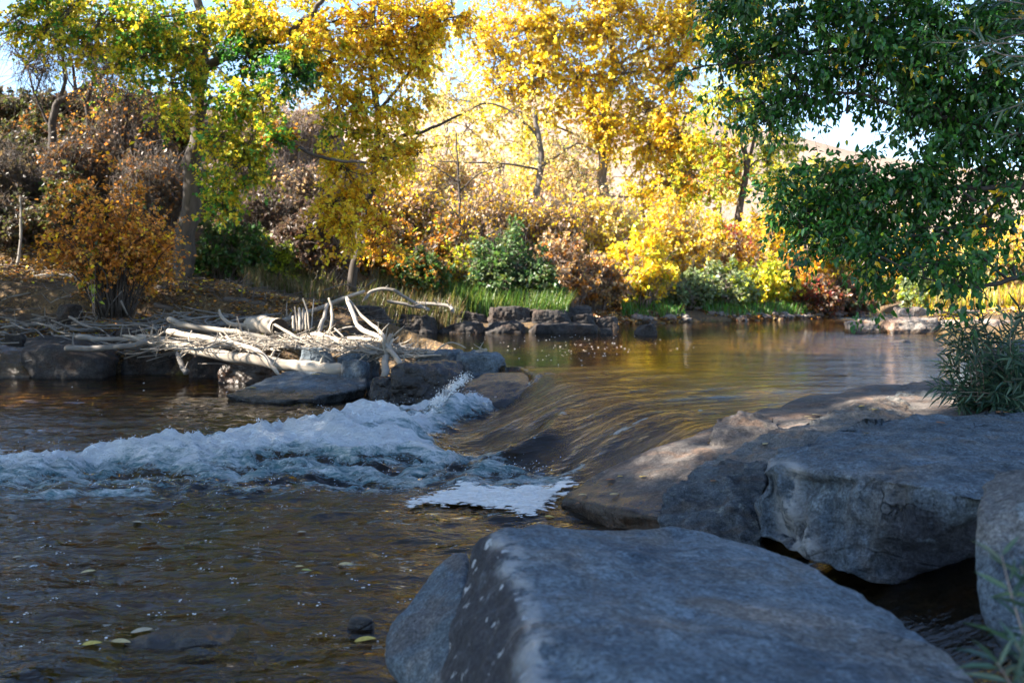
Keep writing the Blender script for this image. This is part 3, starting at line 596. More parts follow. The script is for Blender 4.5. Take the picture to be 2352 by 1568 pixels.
# rocks given by their outline box (u0,v0,u1,v1), distance
def boxrock(label, box, d, mat, depth=None, sink=0.3, round_=0.42, disp=0.06, cat="boulder", name="boulder", group=None, tilt=0.0, seed=None):
    u0, v0, u1, v1 = box; rs = random.Random((seed if seed is not None else int(u0 * 7 + v0 * 13)))
    w_ = (u1 - u0) * d / F; top = CZ - (v0 - HV) * d / F; bot = CZ - (v1 - HV) * d / F - sink
    xc = ((u0 + u1) / 2 - 1176) * d / F; dp = depth or max(0.4, 0.75 * w_); pts = []
    for sx in (-1, 1):
        for sy in (0, 1):
            for zt in (0, 1):
                j = lambda a: rs.uniform(0, a)
                x_ = xc + sx * w_ / 2 * (1 - j(round_) * (0.4 + 0.6 * zt)); y_ = d + sy * dp * (1 - j(0.2)) + (j(0.2) * dp if sy == 0 else 0) + (zt * 0.18 * dp if sy == 0 else 0)
                z_ = (top - j(0.38) * (top - bot) + tilt * sx * w_ / 2) if zt else bot
                pts.append((x_, y_, z_))
    for k in range(7):
        pts.append((xc + rs.uniform(-.5, .5) * w_, d + rs.uniform(0.05, .95) * dp, top - rs.uniform(0, .10) * (top - bot) * (k % 2)))
    pts.append((xc - w_ / 2, d + dp * .45, bot + (top - bot) * rs.uniform(.45, .7))); pts.append((xc + w_ / 2, d + dp * .5, bot + (top - bot) * rs.uniform(.45, .7)))
    return rock(label, pts, mat, max(0.018, w_ / 48), 5, disp * min(1, w_), 2.6 / max(w_, .5) + 1.0, disp * 0.5 * min(1, w_), cat, name, group)

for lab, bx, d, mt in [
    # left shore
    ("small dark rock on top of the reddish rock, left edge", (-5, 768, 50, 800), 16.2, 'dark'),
    ("low dark rock added for the shadow in the gap beneath the driftwood beam", (268, 812, 402, 862), 15.9, 'dark'),  # rock added where the beam's underside is only shadow
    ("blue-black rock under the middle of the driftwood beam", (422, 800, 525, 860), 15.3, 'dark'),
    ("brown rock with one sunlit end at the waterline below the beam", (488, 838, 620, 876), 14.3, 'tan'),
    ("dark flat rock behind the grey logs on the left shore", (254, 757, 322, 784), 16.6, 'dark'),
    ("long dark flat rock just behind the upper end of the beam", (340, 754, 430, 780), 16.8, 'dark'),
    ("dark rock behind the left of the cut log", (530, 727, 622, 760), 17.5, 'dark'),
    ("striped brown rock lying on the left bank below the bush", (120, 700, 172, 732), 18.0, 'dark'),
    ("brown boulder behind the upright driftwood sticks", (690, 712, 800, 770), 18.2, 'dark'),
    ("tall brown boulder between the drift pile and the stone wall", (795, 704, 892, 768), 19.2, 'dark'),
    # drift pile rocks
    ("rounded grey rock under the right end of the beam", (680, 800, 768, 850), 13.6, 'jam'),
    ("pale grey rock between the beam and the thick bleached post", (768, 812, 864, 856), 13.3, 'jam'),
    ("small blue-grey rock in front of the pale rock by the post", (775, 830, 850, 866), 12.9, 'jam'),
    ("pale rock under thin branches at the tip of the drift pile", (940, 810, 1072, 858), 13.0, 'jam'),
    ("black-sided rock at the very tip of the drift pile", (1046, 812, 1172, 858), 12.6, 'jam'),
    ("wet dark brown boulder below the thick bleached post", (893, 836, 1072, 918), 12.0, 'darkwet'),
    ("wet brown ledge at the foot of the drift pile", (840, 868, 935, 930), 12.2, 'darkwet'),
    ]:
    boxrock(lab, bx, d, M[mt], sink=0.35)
p = L_([(44, 812, 15.5), (60, 775, 16.3), (130, 768, 16.8), (215, 772, 16.6), (262, 800, 16.2), (275, 822, 15.9), (215, 826, 15.3), (110, 800, 15.4), (235, 858, 15.35), (150, 866, 15.2), (70, 864, 15.3)])
rock("big dark wedge-shaped boulder at the left shore under two grey logs", drop(p, -.3, 0.1), M['dark'], 0.03, 3, 0.05, 2.0, 0.03)
p = L_([(-40, 800, 15.8), (0, 792, 16), (62, 800, 15.9), (80, 835, 15.5), (70, 862, 15.3), (-40, 862, 15.3)])
rock("low reddish rock standing in the water at the far left edge", drop(p, -.3, 0.0), M['tan'], 0.03, 3, 0.05, 2.0, 0.02)
p = L_([(518, 906, 12.4), (560, 890, 12.7), (655, 852, 13.5), (800, 848, 13.6), (846, 858, 13.2), (842, 885, 12.6), (720, 915, 11.9), (640, 918, 11.85)])
rock("large flat slanting grey rock at the edge of the dark pool", drop(p, -0.25, 0.12), M['jam'], 0.03, 3, 0.03, 2.5, 0.015, cat="rock", name="rock")
p = L_([(1020, 925, 11.3), (1050, 872, 11.8), (1120, 856, 12.1), (1220, 854, 12.2), (1275, 868, 11.6), (1290, 885, 11.2), (1150, 948, 10.9), (1080, 938, 10.9)])
rock("wet brown boulder with water sliding over it beside the tongue", drop(p, -0.2, 0.0), M['darkwet'], 0.025, 5, 0.04, 2.2, 0.015)

WALL = "boulders stacked along the far shore"
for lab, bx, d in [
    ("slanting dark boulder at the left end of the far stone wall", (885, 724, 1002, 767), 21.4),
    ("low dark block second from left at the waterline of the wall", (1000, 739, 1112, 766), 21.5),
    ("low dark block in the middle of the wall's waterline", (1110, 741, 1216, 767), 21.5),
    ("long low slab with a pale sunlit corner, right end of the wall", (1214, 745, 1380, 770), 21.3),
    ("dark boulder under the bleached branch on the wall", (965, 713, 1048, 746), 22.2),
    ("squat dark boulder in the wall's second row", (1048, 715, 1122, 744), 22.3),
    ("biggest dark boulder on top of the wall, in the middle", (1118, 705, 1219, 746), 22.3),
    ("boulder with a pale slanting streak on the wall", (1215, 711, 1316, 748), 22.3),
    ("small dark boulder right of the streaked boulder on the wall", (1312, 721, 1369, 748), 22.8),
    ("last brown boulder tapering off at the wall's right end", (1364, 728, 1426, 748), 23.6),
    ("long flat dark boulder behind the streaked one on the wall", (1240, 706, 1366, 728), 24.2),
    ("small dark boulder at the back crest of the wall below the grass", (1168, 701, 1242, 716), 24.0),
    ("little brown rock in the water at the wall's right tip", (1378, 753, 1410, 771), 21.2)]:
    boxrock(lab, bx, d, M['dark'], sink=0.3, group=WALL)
boxrock("lone angular rock standing in the pool off the far shore", (1460, 745, 1514, 774), 20.4, M['dark'], sink=0.25)
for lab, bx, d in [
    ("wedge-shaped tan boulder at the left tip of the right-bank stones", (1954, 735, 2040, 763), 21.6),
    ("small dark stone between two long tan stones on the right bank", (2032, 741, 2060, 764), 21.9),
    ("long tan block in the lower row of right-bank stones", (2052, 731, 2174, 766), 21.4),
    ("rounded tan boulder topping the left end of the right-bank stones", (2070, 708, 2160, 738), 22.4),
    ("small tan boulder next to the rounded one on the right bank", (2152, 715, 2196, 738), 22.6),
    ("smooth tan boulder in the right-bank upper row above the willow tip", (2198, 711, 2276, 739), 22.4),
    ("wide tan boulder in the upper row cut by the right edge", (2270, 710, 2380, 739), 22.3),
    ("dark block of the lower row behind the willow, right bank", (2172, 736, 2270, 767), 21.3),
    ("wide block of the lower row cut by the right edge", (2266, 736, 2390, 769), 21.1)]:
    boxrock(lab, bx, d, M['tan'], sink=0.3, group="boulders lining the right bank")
boxrock("low dark rock barely breaking the surface near the right bank", (2058, 782, 2104, 791), 18.0, M['dark'], sink=0.2)
boxrock("small dark rock poking out of the near water by the boulder", (790, 1424, 858, 1448), 4.05, M['darkwet'], sink=0.12, depth=0.14, cat="rock", name="rock")
boxrock("dark submerged rock at the bottom edge of the near water", (235, 1500, 540, 1600), 3.75, M['darkwet'], sink=0.2, depth=0.4, cat="rock", name="rock")

# ------------------------------------------------------------------ driftwood
def log(label, pts, t0, t1, mat, name="driftwood_branch", cat="driftwood", sides=9, group=None, knob=0.12, n=None, capend=None, stubs=0):
    pts = np.array([P(*p) for p in pts]); d = pts[:, 1].mean(); n = n or max(10, len(pts) * 7)
    c = spline(pts, n); r = np.linspace(t0, t1, n) * d / F / 2
    _seed[0] += 1
    r = r * (1 + knob * fbm(np.stack([np.linspace(0, n * .35, n), np.zeros(n), np.zeros(n)], 1), 3, _seed[0]) * 1.6)
    if not capend: r[-1] *= 0.55; r[0] *= 0.7
    jit = fbm(np.stack([np.linspace(0, n * .3, n), np.full(n, 9.), np.zeros(n)], 1), 2, _seed[0] + 5)
    c = c + np.stack([jit * r * .35, 0 * jit, fbm(np.stack([np.linspace(0, n * .3, n), np.full(n, 2.), np.zeros(n)], 1), 2, _seed[0] + 9) * r * .35], 1)
    org = c.mean(0); pl = Pile(); V, Q, T = tubes(c[None], r[None], sides); pl.add(V - org, Q, T)
    rs = random.Random(_seed[0])
    for k in range(stubs):
        i = rs.randint(2, n - 3); a = rs.uniform(0, 6.28); dv = np.array([math.cos(a) * .5, -0.4, abs(math.sin(a)) + .1]); dv /= np.linalg.norm(dv)
        L = rs.uniform(.06, .3); pp = c[i] - org + dv[None] * np.linspace(0, L, 4)[:, None] + np.array([0.03, 0, 0.02]) * (np.linspace(0, 1, 4)[:, None] ** 2)
        V, Q, T = tubes(pp[None], np.linspace(r[i] * .45, r[i] * .12, 4)[None], 5); pl.add(V, Q, T)
    o = link(name, pl.mesh(name, True), M[mat], loc=org); tag(o, label, cat, group)
    if capend:
        e = c[-1] - org; tg = unit(c[-1] - c[-2]); a = np.linspace(0, 2 * math.pi, 24, endpoint=False)
        s_ = unit(np.cross(tg, [0, 0, 1])); b_ = np.cross(tg, s_)
        rings = [(1.0, 0.004), (0.97, 0.012), (0.6, 0.010), (0.3, 0.012), (0.02, 0.008)]
        VV = np.concatenate([e + tg * off + r[-1] * f * (np.cos(a)[:, None] * s_ + np.sin(a)[:, None] * b_) for f, off in rings])
        j = np.arange(24); QQ = np.concatenate([np.stack([k * 24 + j, k * 24 + (j + 1) % 24, (k + 1) * 24 + (j + 1) % 24, (k + 1) * 24 + j], 1) for k in range(4)])
        link("cut_end", fast_mesh("cut_end", VV, QQ, False, tuv=VV * 3), M['cutend'], parent=o)
    return o
log("long flat driftwood beam slanting across the pile to the water", [(318, 776, 16.0), (420, 796, 15.2), (520, 815, 14.5), (650, 836, 13.8), (790, 850, 13.2)], 26, 26, 'wood', "driftwood_log", n=40, stubs=3)
log("white log with a blunt upturned end above the beam", [(386, 732, 15.9), (427, 749, 15.7), (533, 762, 15.4), (625, 781, 15.0)], 15, 13, 'wood', "driftwood_log", stubs=2)
log("knotty log that bends down over the beam to the waterline rock", [(386, 762, 15.4), (500, 782, 14.7), (573, 799, 14.1), (602, 813, 13.8), (640, 860, 13.3)], 16, 8, 'wood', stubs=5)
log("horn-shaped curved branch left of the cut log", [(503, 710, 16.4), (510, 729, 16.3), (533, 744, 16.2), (586, 751, 16.1)], 5, 13, 'wood')
log("short thick cut log showing its dark sawn end", [(578, 746, 16.3), (612, 748, 15.9), (640, 752, 15.4)], 40, 40, 'wood', "cut_log", "log", 20, knob=0.04, capend=True)
log("grey log propped up at a slant behind the upright sticks", [(637, 741, 16.6), (677, 727, 16.6), (740, 706, 16.5), (790, 684, 16.3), (838, 668, 16.2)], 12, 8, 'woodgrey', stubs=3)
for lab, pts, t0, t1 in [
    ("upright stick at the left of the stick cluster", [(677, 704, 16.0), (684, 760, 15.8)], 3, 5),
    ("broad upright stick second in the stick cluster", [(687, 707, 16.0), (689, 760, 15.8)], 7, 8),
    ("grey upright stick third in the stick cluster", [(696, 708, 16.1), (696, 758, 15.9)], 6, 6),
    ("tall bent stick rising highest from the stick cluster", [(696, 685, 15.9), (706, 716, 15.8), (710, 758, 15.7)], 4, 5),
    ("thin dark stick at the right of the stick cluster", [(721, 686, 16.2), (714, 758, 15.9)], 2.5, 4),
    ("stubby upright stick at the left foot of the cluster", [(673, 726, 15.7), (675, 761, 15.6)], 6, 7),
    ("short upright stick in front of the stick cluster", [(702, 717, 15.6), (703, 759, 15.5)], 5, 5)]:
    log(lab, pts, t0, t1, 'woodgrey' if 'grey' in lab or 'dark' in lab else 'wood', "driftwood_stick", group="upright driftwood sticks", sides=6)
log("thick grey slab of wood leaning right of the stick cluster", [(752, 698, 15.8), (743, 730, 15.6), (733, 764, 15.4)], 7, 12, 'woodgrey')
log("slim curved stick standing right of the leaning grey slab", [(755, 684, 15.6), (762, 709, 15.5), (762, 744, 15.3), (753, 770, 15.2)], 5, 8, 'wood')
log("white forked branch, its left arm bending sharply at the middle", [(796, 686, 14.8), (812, 722, 14.5), (827, 753, 14.2), (865, 772, 13.9), (884, 787, 13.6), (896, 808, 13.4)], 10, 11, 'wood', stubs=2)
log("long thin branch crossing in front of the thick bleached post", [(796, 682, 14.9), (834, 728, 14.5), (865, 753, 14.1), (881, 771, 13.6), (888, 797, 13.2), (903, 813, 13.0), (931, 850, 12.6)], 6, 12, 'wood', stubs=2)
log("thick bleached post standing in the wet rocks", [(896, 770, 13.5), (892, 806, 13.2), (884, 842, 12.8), (885, 866, 12.5)], 15, 18, 'wood', "driftwood_log", stubs=3)
for lab, pts, t0, t1, mt in [
    ("pale branch sloping right from the upright sticks", [(715, 766, 15.2), (765, 778, 14.7), (790, 797, 14.2), (803, 812, 13.9)], 11, 8, 'wood'),
    ("thin pale branch above the sloping one in the pile", [(724, 762, 15.4), (762, 775, 15.0), (804, 786, 14.6)], 6, 5, 'wood'),
    ("straight pale branch pointing at the thick post", [(799, 775, 14.4), (840, 779, 14.1), (882, 784, 13.8)], 9, 8, 'wood'),
    ("pale branch low on the pile left of the thick post", [(806, 803, 13.9), (845, 808, 13.7), (882, 814, 13.5)], 8, 7, 'wood'),
    ("bent grey branch arching behind the sloping pale branch", [(770, 760, 15.8), (795, 752, 15.6), (830, 750, 15.5)], 4, 3, 'woodgrey'),
    ("long grey branch reaching right over the pool", [(898, 790, 13.9), (943, 800, 13.7), (1005, 807, 13.4)], 7, 5, 'woodgrey'),
    ("long pale branch lying along the tip of the pile", [(921, 821, 13.2), (959, 812, 13.2), (1002, 809, 13.2), (1074, 811, 13.1), (1126, 817, 12.9)], 6, 4, 'wood'),
    ("hooped twig arching over the tip of the pile", [(1000, 807, 13.3), (1021, 791, 13.3), (1042, 787, 13.2), (1070, 799, 13.1)], 4, 3, 'wood'),
    ("stubby broken branch on the black-sided tip rock", [(1092, 810, 12.9), (1119, 803, 12.9)], 9, 9, 'wood'),
    ("thin branch lying low beside the pale tip rock", [(950, 821, 13.0), (985, 816, 13.0), (1014, 816, 13.0)], 5, 4, 'wood'),
    ("grey log lying flat on the big shore boulder", [(175, 775, 15.9), (253, 779, 15.8), (330, 781, 15.7)], 14, 9, 'woodgrey'),
    ("knobbly grey log lower on the big shore boulder", [(150, 801, 15.3), (233, 800, 15.2), (320, 790, 15.2), (338, 777, 15.3)], 15, 12, 'woodgrey'),
    ("short rotten limb hanging down into the dark pool", [(408, 808, 15.2), (416, 839, 14.9), (430, 858, 14.8)], 11, 14, 'woodgrey'),
    ("brown stick poking out above the pool under the beam", [(455, 836, 15.0), (500, 835, 14.8), (560, 842, 14.4)], 4, 3, 'wooddark'),
    ("thick weathered branch buried across the middle of the pile", [(560, 790, 14.9), (650, 795, 14.5), (740, 800, 14.2), (800, 806, 13.9)], 13, 8, 'woodgrey'),
    ("broad pale plank lying across the right of the pile", [(690, 778, 15.2), (740, 782, 14.9), (800, 790, 14.5)], 14, 10, 'wood'),
    ("short dark limb bulging out of the pile's centre", [(640, 770, 15.6), (690, 776, 15.4), (735, 784, 15.1)], 16, 12, 'wooddark'),
    ]:
    log(lab, pts, t0, t1, mt, stubs=2 if t0 > 5 else 0, sides=8)
def onbank(pts, lift=0.0):
    out = []
    for u, v in pts:                                   # walk along the sight line until it meets the bank
        ds = np.linspace(14, 34, 400); x_ = (u - 1176) * ds / F; z_ = CZ - (v - HV) * ds / F
        T, _ = terrain(x_, ds); k = np.argmax(T + lift > z_); out.append((u, v, ds[k] if k else 20.0))
    d0 = np.median([o[2] for o in out])
    return [(u, v, d0 + (d - d0) * 0.5) for u, v, d in out]
for lab, pts, t0, t1, mt in [
    ("long fallen grey log on the left bank with a drooping end", [(-20, 645), (83, 637), (153, 632), (175, 643), (215, 655)], 9, 13, 'woodgrey'),
    ("fallen brown log right of the orange bush", [(388, 661), (440, 669), (475, 681)], 10, 14, 'wooddark'),
    ("thick dark log lying in the leaves behind the drift pile", [(512, 688), (566, 692), (622, 704)], 15, 18, 'wooddark'),
    ("charred log end beside the foot of the orange bush", [(354, 700), (400, 712), (432, 718)], 12, 16, 'wooddark'),
    ("grey branch slanting up the left bank", [(90, 728), (127, 692), (175, 674)], 8, 5, 'woodgrey'),
    ("grey log along the foot of the left bank", [(-15, 735), (83, 735), (145, 747)], 10, 9, 'woodgrey'),
    ("dark log below the fallen grey log, left edge", [(-15, 714), (50, 712), (105, 708)], 8, 7, 'wooddark'),
    ("branch leaning down from the right side of the orange bush", [(312, 668), (338, 694), (362, 718)], 7, 6, 'woodgrey'),
    ("thin grey stick lying below the reddish leaves, left bank", [(100, 760), (160, 745), (200, 738)], 5, 4, 'woodgrey'),
    ("grey stick fallen among leaves at the left edge", [(-10, 700), (20, 684), (70, 672)], 6, 4, 'woodgrey'),
    ("pale stick lying between the bush and the blunt white log", [(200, 728), (250, 742), (285, 752)], 6, 5, 'woodgrey'),
    ("short stick crossing the pale one on the left bank", [(170, 766), (210, 756), (238, 744)], 6, 4, 'woodgrey'),
    ("rotten log half buried near the big cottonwood", [(335, 655), (385, 668), (410, 690)], 14, 16, 'wooddark'),
    ("thin dead branch lying by the yellow tree's base", [(510, 668), (545, 662), (580, 668)], 5, 4, 'woodgrey'),
    ]:
    log(lab, onbank(pts, -0.02), t0, t1, mt, "fallen_log" if t1 > 8 else "fallen_branch", "log" if t1 > 8 else "branch", stubs=3)
for lab, pts, t0, t1, mt in [
    ("dead upright stem on the slope at the far left", [(28, 640, 21.5), (43, 596, 21.5), (48, 520, 21.6), (46, 450, 21.7)], 9, 4, 'woodgrey'),
    ("arched grey branch resting on the far stone wall", [(832, 694, 21.0), (857, 669, 21.2), (900, 665, 21.2), (924, 679, 21.1), (964, 702, 21.0), (986, 712, 20.9)], 7, 8, 'woodgrey'),
    ("pale branch below the arched one on the stone wall", [(888, 691, 20.8), (934, 700, 20.8), (965, 708, 20.8)], 8, 6, 'woodgrey'),
    ("gnarled pale branch at the edge of the green grass", [(955, 696, 22.2), (1027, 702, 22.0), (1041, 717, 21.8)], 8, 8, 'woodgrey'),
    ("thin bare branch arching behind the slanting grey log", [(740, 668, 19), (790, 653, 19), (830, 662, 19), (864, 640, 19)], 3, 2, 'wooddark')]:
    log(lab, pts, t0, t1, mt, "dead_branch", "branch", stubs=3)

rng = np.random.default_rng(7)
for k in range(30):
    u = rng.uniform(330, 980) if k < 20 else rng.uniform(-10, 330); t_ = np.clip((u - 330) / 600, 0, 1)
    v = (778 + 26 * t_ + rng.uniform(-14, 10)) if k < 20 else rng.uniform(742, 790); d = (15.6 - 2.2 * t_ + rng.uniform(-.3, .5)) if k < 20 else 16.4 + rng.uniform(-.4, .8); L = rng.uniform(50, 150) * (1 if k < 20 else .8); sl = rng.normal(.12, .22)
    pts = [(u - L / 2, v - sl * L / 2 + rng.uniform(-4, 4), d + .2), (u - L * .1, v + rng.uniform(-7, 7), d + rng.uniform(-.2, .2)), (u + L * .2, v + sl * L * .2 + rng.uniform(-6, 6), d), (u + L / 2, v + sl * L / 2 + rng.uniform(-8, 8), d - .2)]
    a_ = k < 20
    log("thin crooked pale branch lying across the drift pile" if a_ else "thin crooked grey branch strewn on the left shore rocks", pts, rng.uniform(4, 8), rng.uniform(2, 4), 'wood' if a_ else 'woodgrey', "driftwood_branch", "driftwood", 6, "thin branches of the drift pile" if a_ else "thin branches on the left shore", knob=.22, stubs=3)
def stickstuff(name, label, cat, n, sampler, lmin, lmax, r, mat, flat=0.35):
    S = sampler(n); a = rng.uniform(0, 2 * math.pi, n); L = rng.uniform(lmin, lmax, n)
    dv = unit(np.stack([np.cos(a), np.sin(a) * .8, rng.normal(0, flat, n)], 1)); t = np.linspace(-.5, .5, 5)
    bend = rng.normal(0, .3, (n, 3)); pth = S[:, None] + dv[:, None] * L[:, None, None] * t[None, :, None] + bend[:, None] * (L[:, None, None] * (t ** 2)[None, :, None])
    rad = rng.uniform(.5, 1.3, n)[:, None] * r * np.array([1, 1, .95, .8, .45])[None]
    V, Q, T = tubes(pth, rad, 5)
    o = link(name, fast_mesh(name, V, Q, True, tuv=T), mat); return tag(o, label, cat, kind="stuff")
def jam_s(n):
    u = rng.uniform(0, 1, n); pts = np.array([P(400, 788, 15.6), P(560, 787, 15.0), P(700, 782, 15), P(800, 792, 14.2), P(870, 806, 13.6), P(960, 818, 13.2)])
    c = spline(pts, 200)[(u * 199).astype(int)]; sp = np.array([.35, .55, .045]) * (1.25 - u)[:, None]
    return c + rng.normal(0, 1, (n, 3)) * sp
stickstuff("drift_twigs", "tangle of small bleached twigs and bark chips on the drift pile", "twigs", 560, jam_s, .12, .8, .009, M['wood'], .2)
def shore_s(n):
    u = rng.uniform(-60, 560, n); d = rng.uniform(15.7, 18.2, n); x_ = (u - 1176) * d / F; z, _ = terrain(x_, d); return np.stack([x_, d, np.maximum(z, .3) + rng.uniform(.02, .22, n)], 1)
stickstuff("shore_sticks", "tangled grey sticks heaped along the left shore", "sticks", 150, shore_s, .3, 1.8, .016, M['woodgrey'], .16)
def bank_s(n):
    out = []
    while len(out) < n:
        u = rng.uniform(-40, 900); y = rng.uniform(15.9, 23); x_ = (u - 1176) * y / F; z, sd_ = terrain(np.array([x_]), np.array([y]))
        if sd_[0] > .25: out.append((x_, y, z[0] + .02))
    return np.array(out)
stickstuff("bank_twigs", "fallen twigs scattered over the left bank", "twigs", 1300, bank_s, .15, 1.3, .008, M['wooddark'], .12)

# ------------------------------------------------------------------ leaves and plants
GRN = (.08, .26, .03); DGR = (.02, .085, .022); YGR = (.36, .42, .03); YEL = (.90, .66, .04); GLD = (.88, .53, .025); ORG = (.50, .22, .03); RST = (.25, .10, .045)
TAN = (.42, .28, .14); PAL = (.88, .70, .30); BRN = (.15, .105, .065); OLV = (.11, .13, .03); GRY = (.24, .31, .15); RED = (.35, .06, .04); PNK = (.62, .45, .32); MAU = (.21, .13, .10); WIL = (.10, .17, .10)

def leaf_quads(base, a, n, L, wr=0.75, fold=0.12):
    s_ = unit(np.cross(n, a)); n2 = np.cross(a, s_); Lc = L[:, None]
    m_ = base + a * Lc * .42 + n2 * Lc * fold
    V = np.stack([base, m_ + s_ * Lc * wr * .5, base + a * Lc, m_ - s_ * Lc * wr * .5], 1).reshape(-1, 3)
    return V, np.arange(len(V)).reshape(-1, 4)
def leaf_hero(base, a, n, L, wr=0.5, fold=0.10, curl=0.1):
    s_ = unit(np.cross(n, a)); n2 = np.cross(a, s_); Lc = L[:, None]
    def pt(t, w_, f): return base + a * Lc * t + s_ * Lc * wr * w_ + n2 * Lc * (f * fold - curl * t * t)
    b = pt(0, 0, 0); m_ = pt(.5, 0, 0); tip = pt(1, 0, 0)
    V = np.stack([b, pt(.25, .46, 1), pt(.6, .40, 1), tip, m_, pt(.25, -.46, 1), pt(.6, -.40, 1)], 1)
    N = len(base); o = np.arange(N)[:, None] * 7
    Q = np.concatenate([o + np.array([[0, 1, 2, 4]]), o + np.array([[4, 2, 3, 3]])[:, [0, 1, 2, 2]] * 0 + o * 0 + 0, ], 0) if False else \
        np.concatenate([o + np.array([[0, 1, 2, 4]]), o + np.array([[0, 4, 6, 5]])], 0)
    T = np.concatenate([o + np.array([[4, 2, 3]]), o + np.array([[4, 3, 6]])], 0)
    T4 = np.concatenate([T, T[:, 2:3]], 1)
    return V.reshape(-1, 3), Q, T
def palette_cols(rg, pal, ntw, K):
    cs = np.array([c for c, _ in pal]); ws = np.array([w_ for _, w_ in pal], float); ws /= ws.sum()
    tw = rg.choice(len(pal), ntw, p=ws); per = np.repeat(tw, K); sw = rg.random(ntw * K) < .3
    per = np.where(sw, rg.choice(len(pal), ntw * K, p=ws), per)
    c = cs[per]; j = np.exp(rg.normal(0, .22, (len(c), 1))); c = c * j * np.exp(rg.normal(0, .07, c.shape))
    return np.clip(c, .005, .9)
def twigset(rg, S, D, L, K, leafL, droop=.25, lat=.8, t0=.15, leafdroop=.5, segs=4):
    N = len(S); t = np.linspace(0, 1, segs + 1); dn = np.array([0, 0, -1.]); bend = rg.normal(0, .15, (N, 3))
    def at(tt): return S[:, None] + D[:, None] * (L[:, None] * tt)[:, :, None] + (dn * droop + bend)[:, None] * (L[:, None] * tt ** 2)[:, :, None]
    path = at(np.broadcast_to(t, (N, segs + 1)))
    tk = np.sort(rg.uniform(t0, 1, (N, K)), 1); base = at(tk)
    tang = unit(D[:, None] + 2 * (dn * droop + bend)[:, None] * tk[:, :, None])
    rv = unit(rg.normal(0, 1, (N, K, 3))); sd_ = unit(np.cross(tang, rv))
    a = unit(tang * .55 + sd_ * lat + dn * leafdroop * rg.uniform(.2, 1.3, (N, K, 1)))
    n = unit(rg.normal(0, .8, (N, K, 3)) + np.array([0, -.25, .7]))
    return path, base.reshape(-1, 3) + rg.normal(0, .015, (N * K, 3)), a.reshape(-1, 3), n.reshape(-1, 3), (leafL * np.exp(rg.normal(0, .2, N * K)))

def ellipsoid_pts(rg, n, c, r, shell=.35):
    v = unit(rg.normal(0, 1, (n, 3))); rad = (shell + (1 - shell) * rg.random(n)) ** .6
    return np.asarray(c) + v * rad[:, None] * np.asarray(r), v

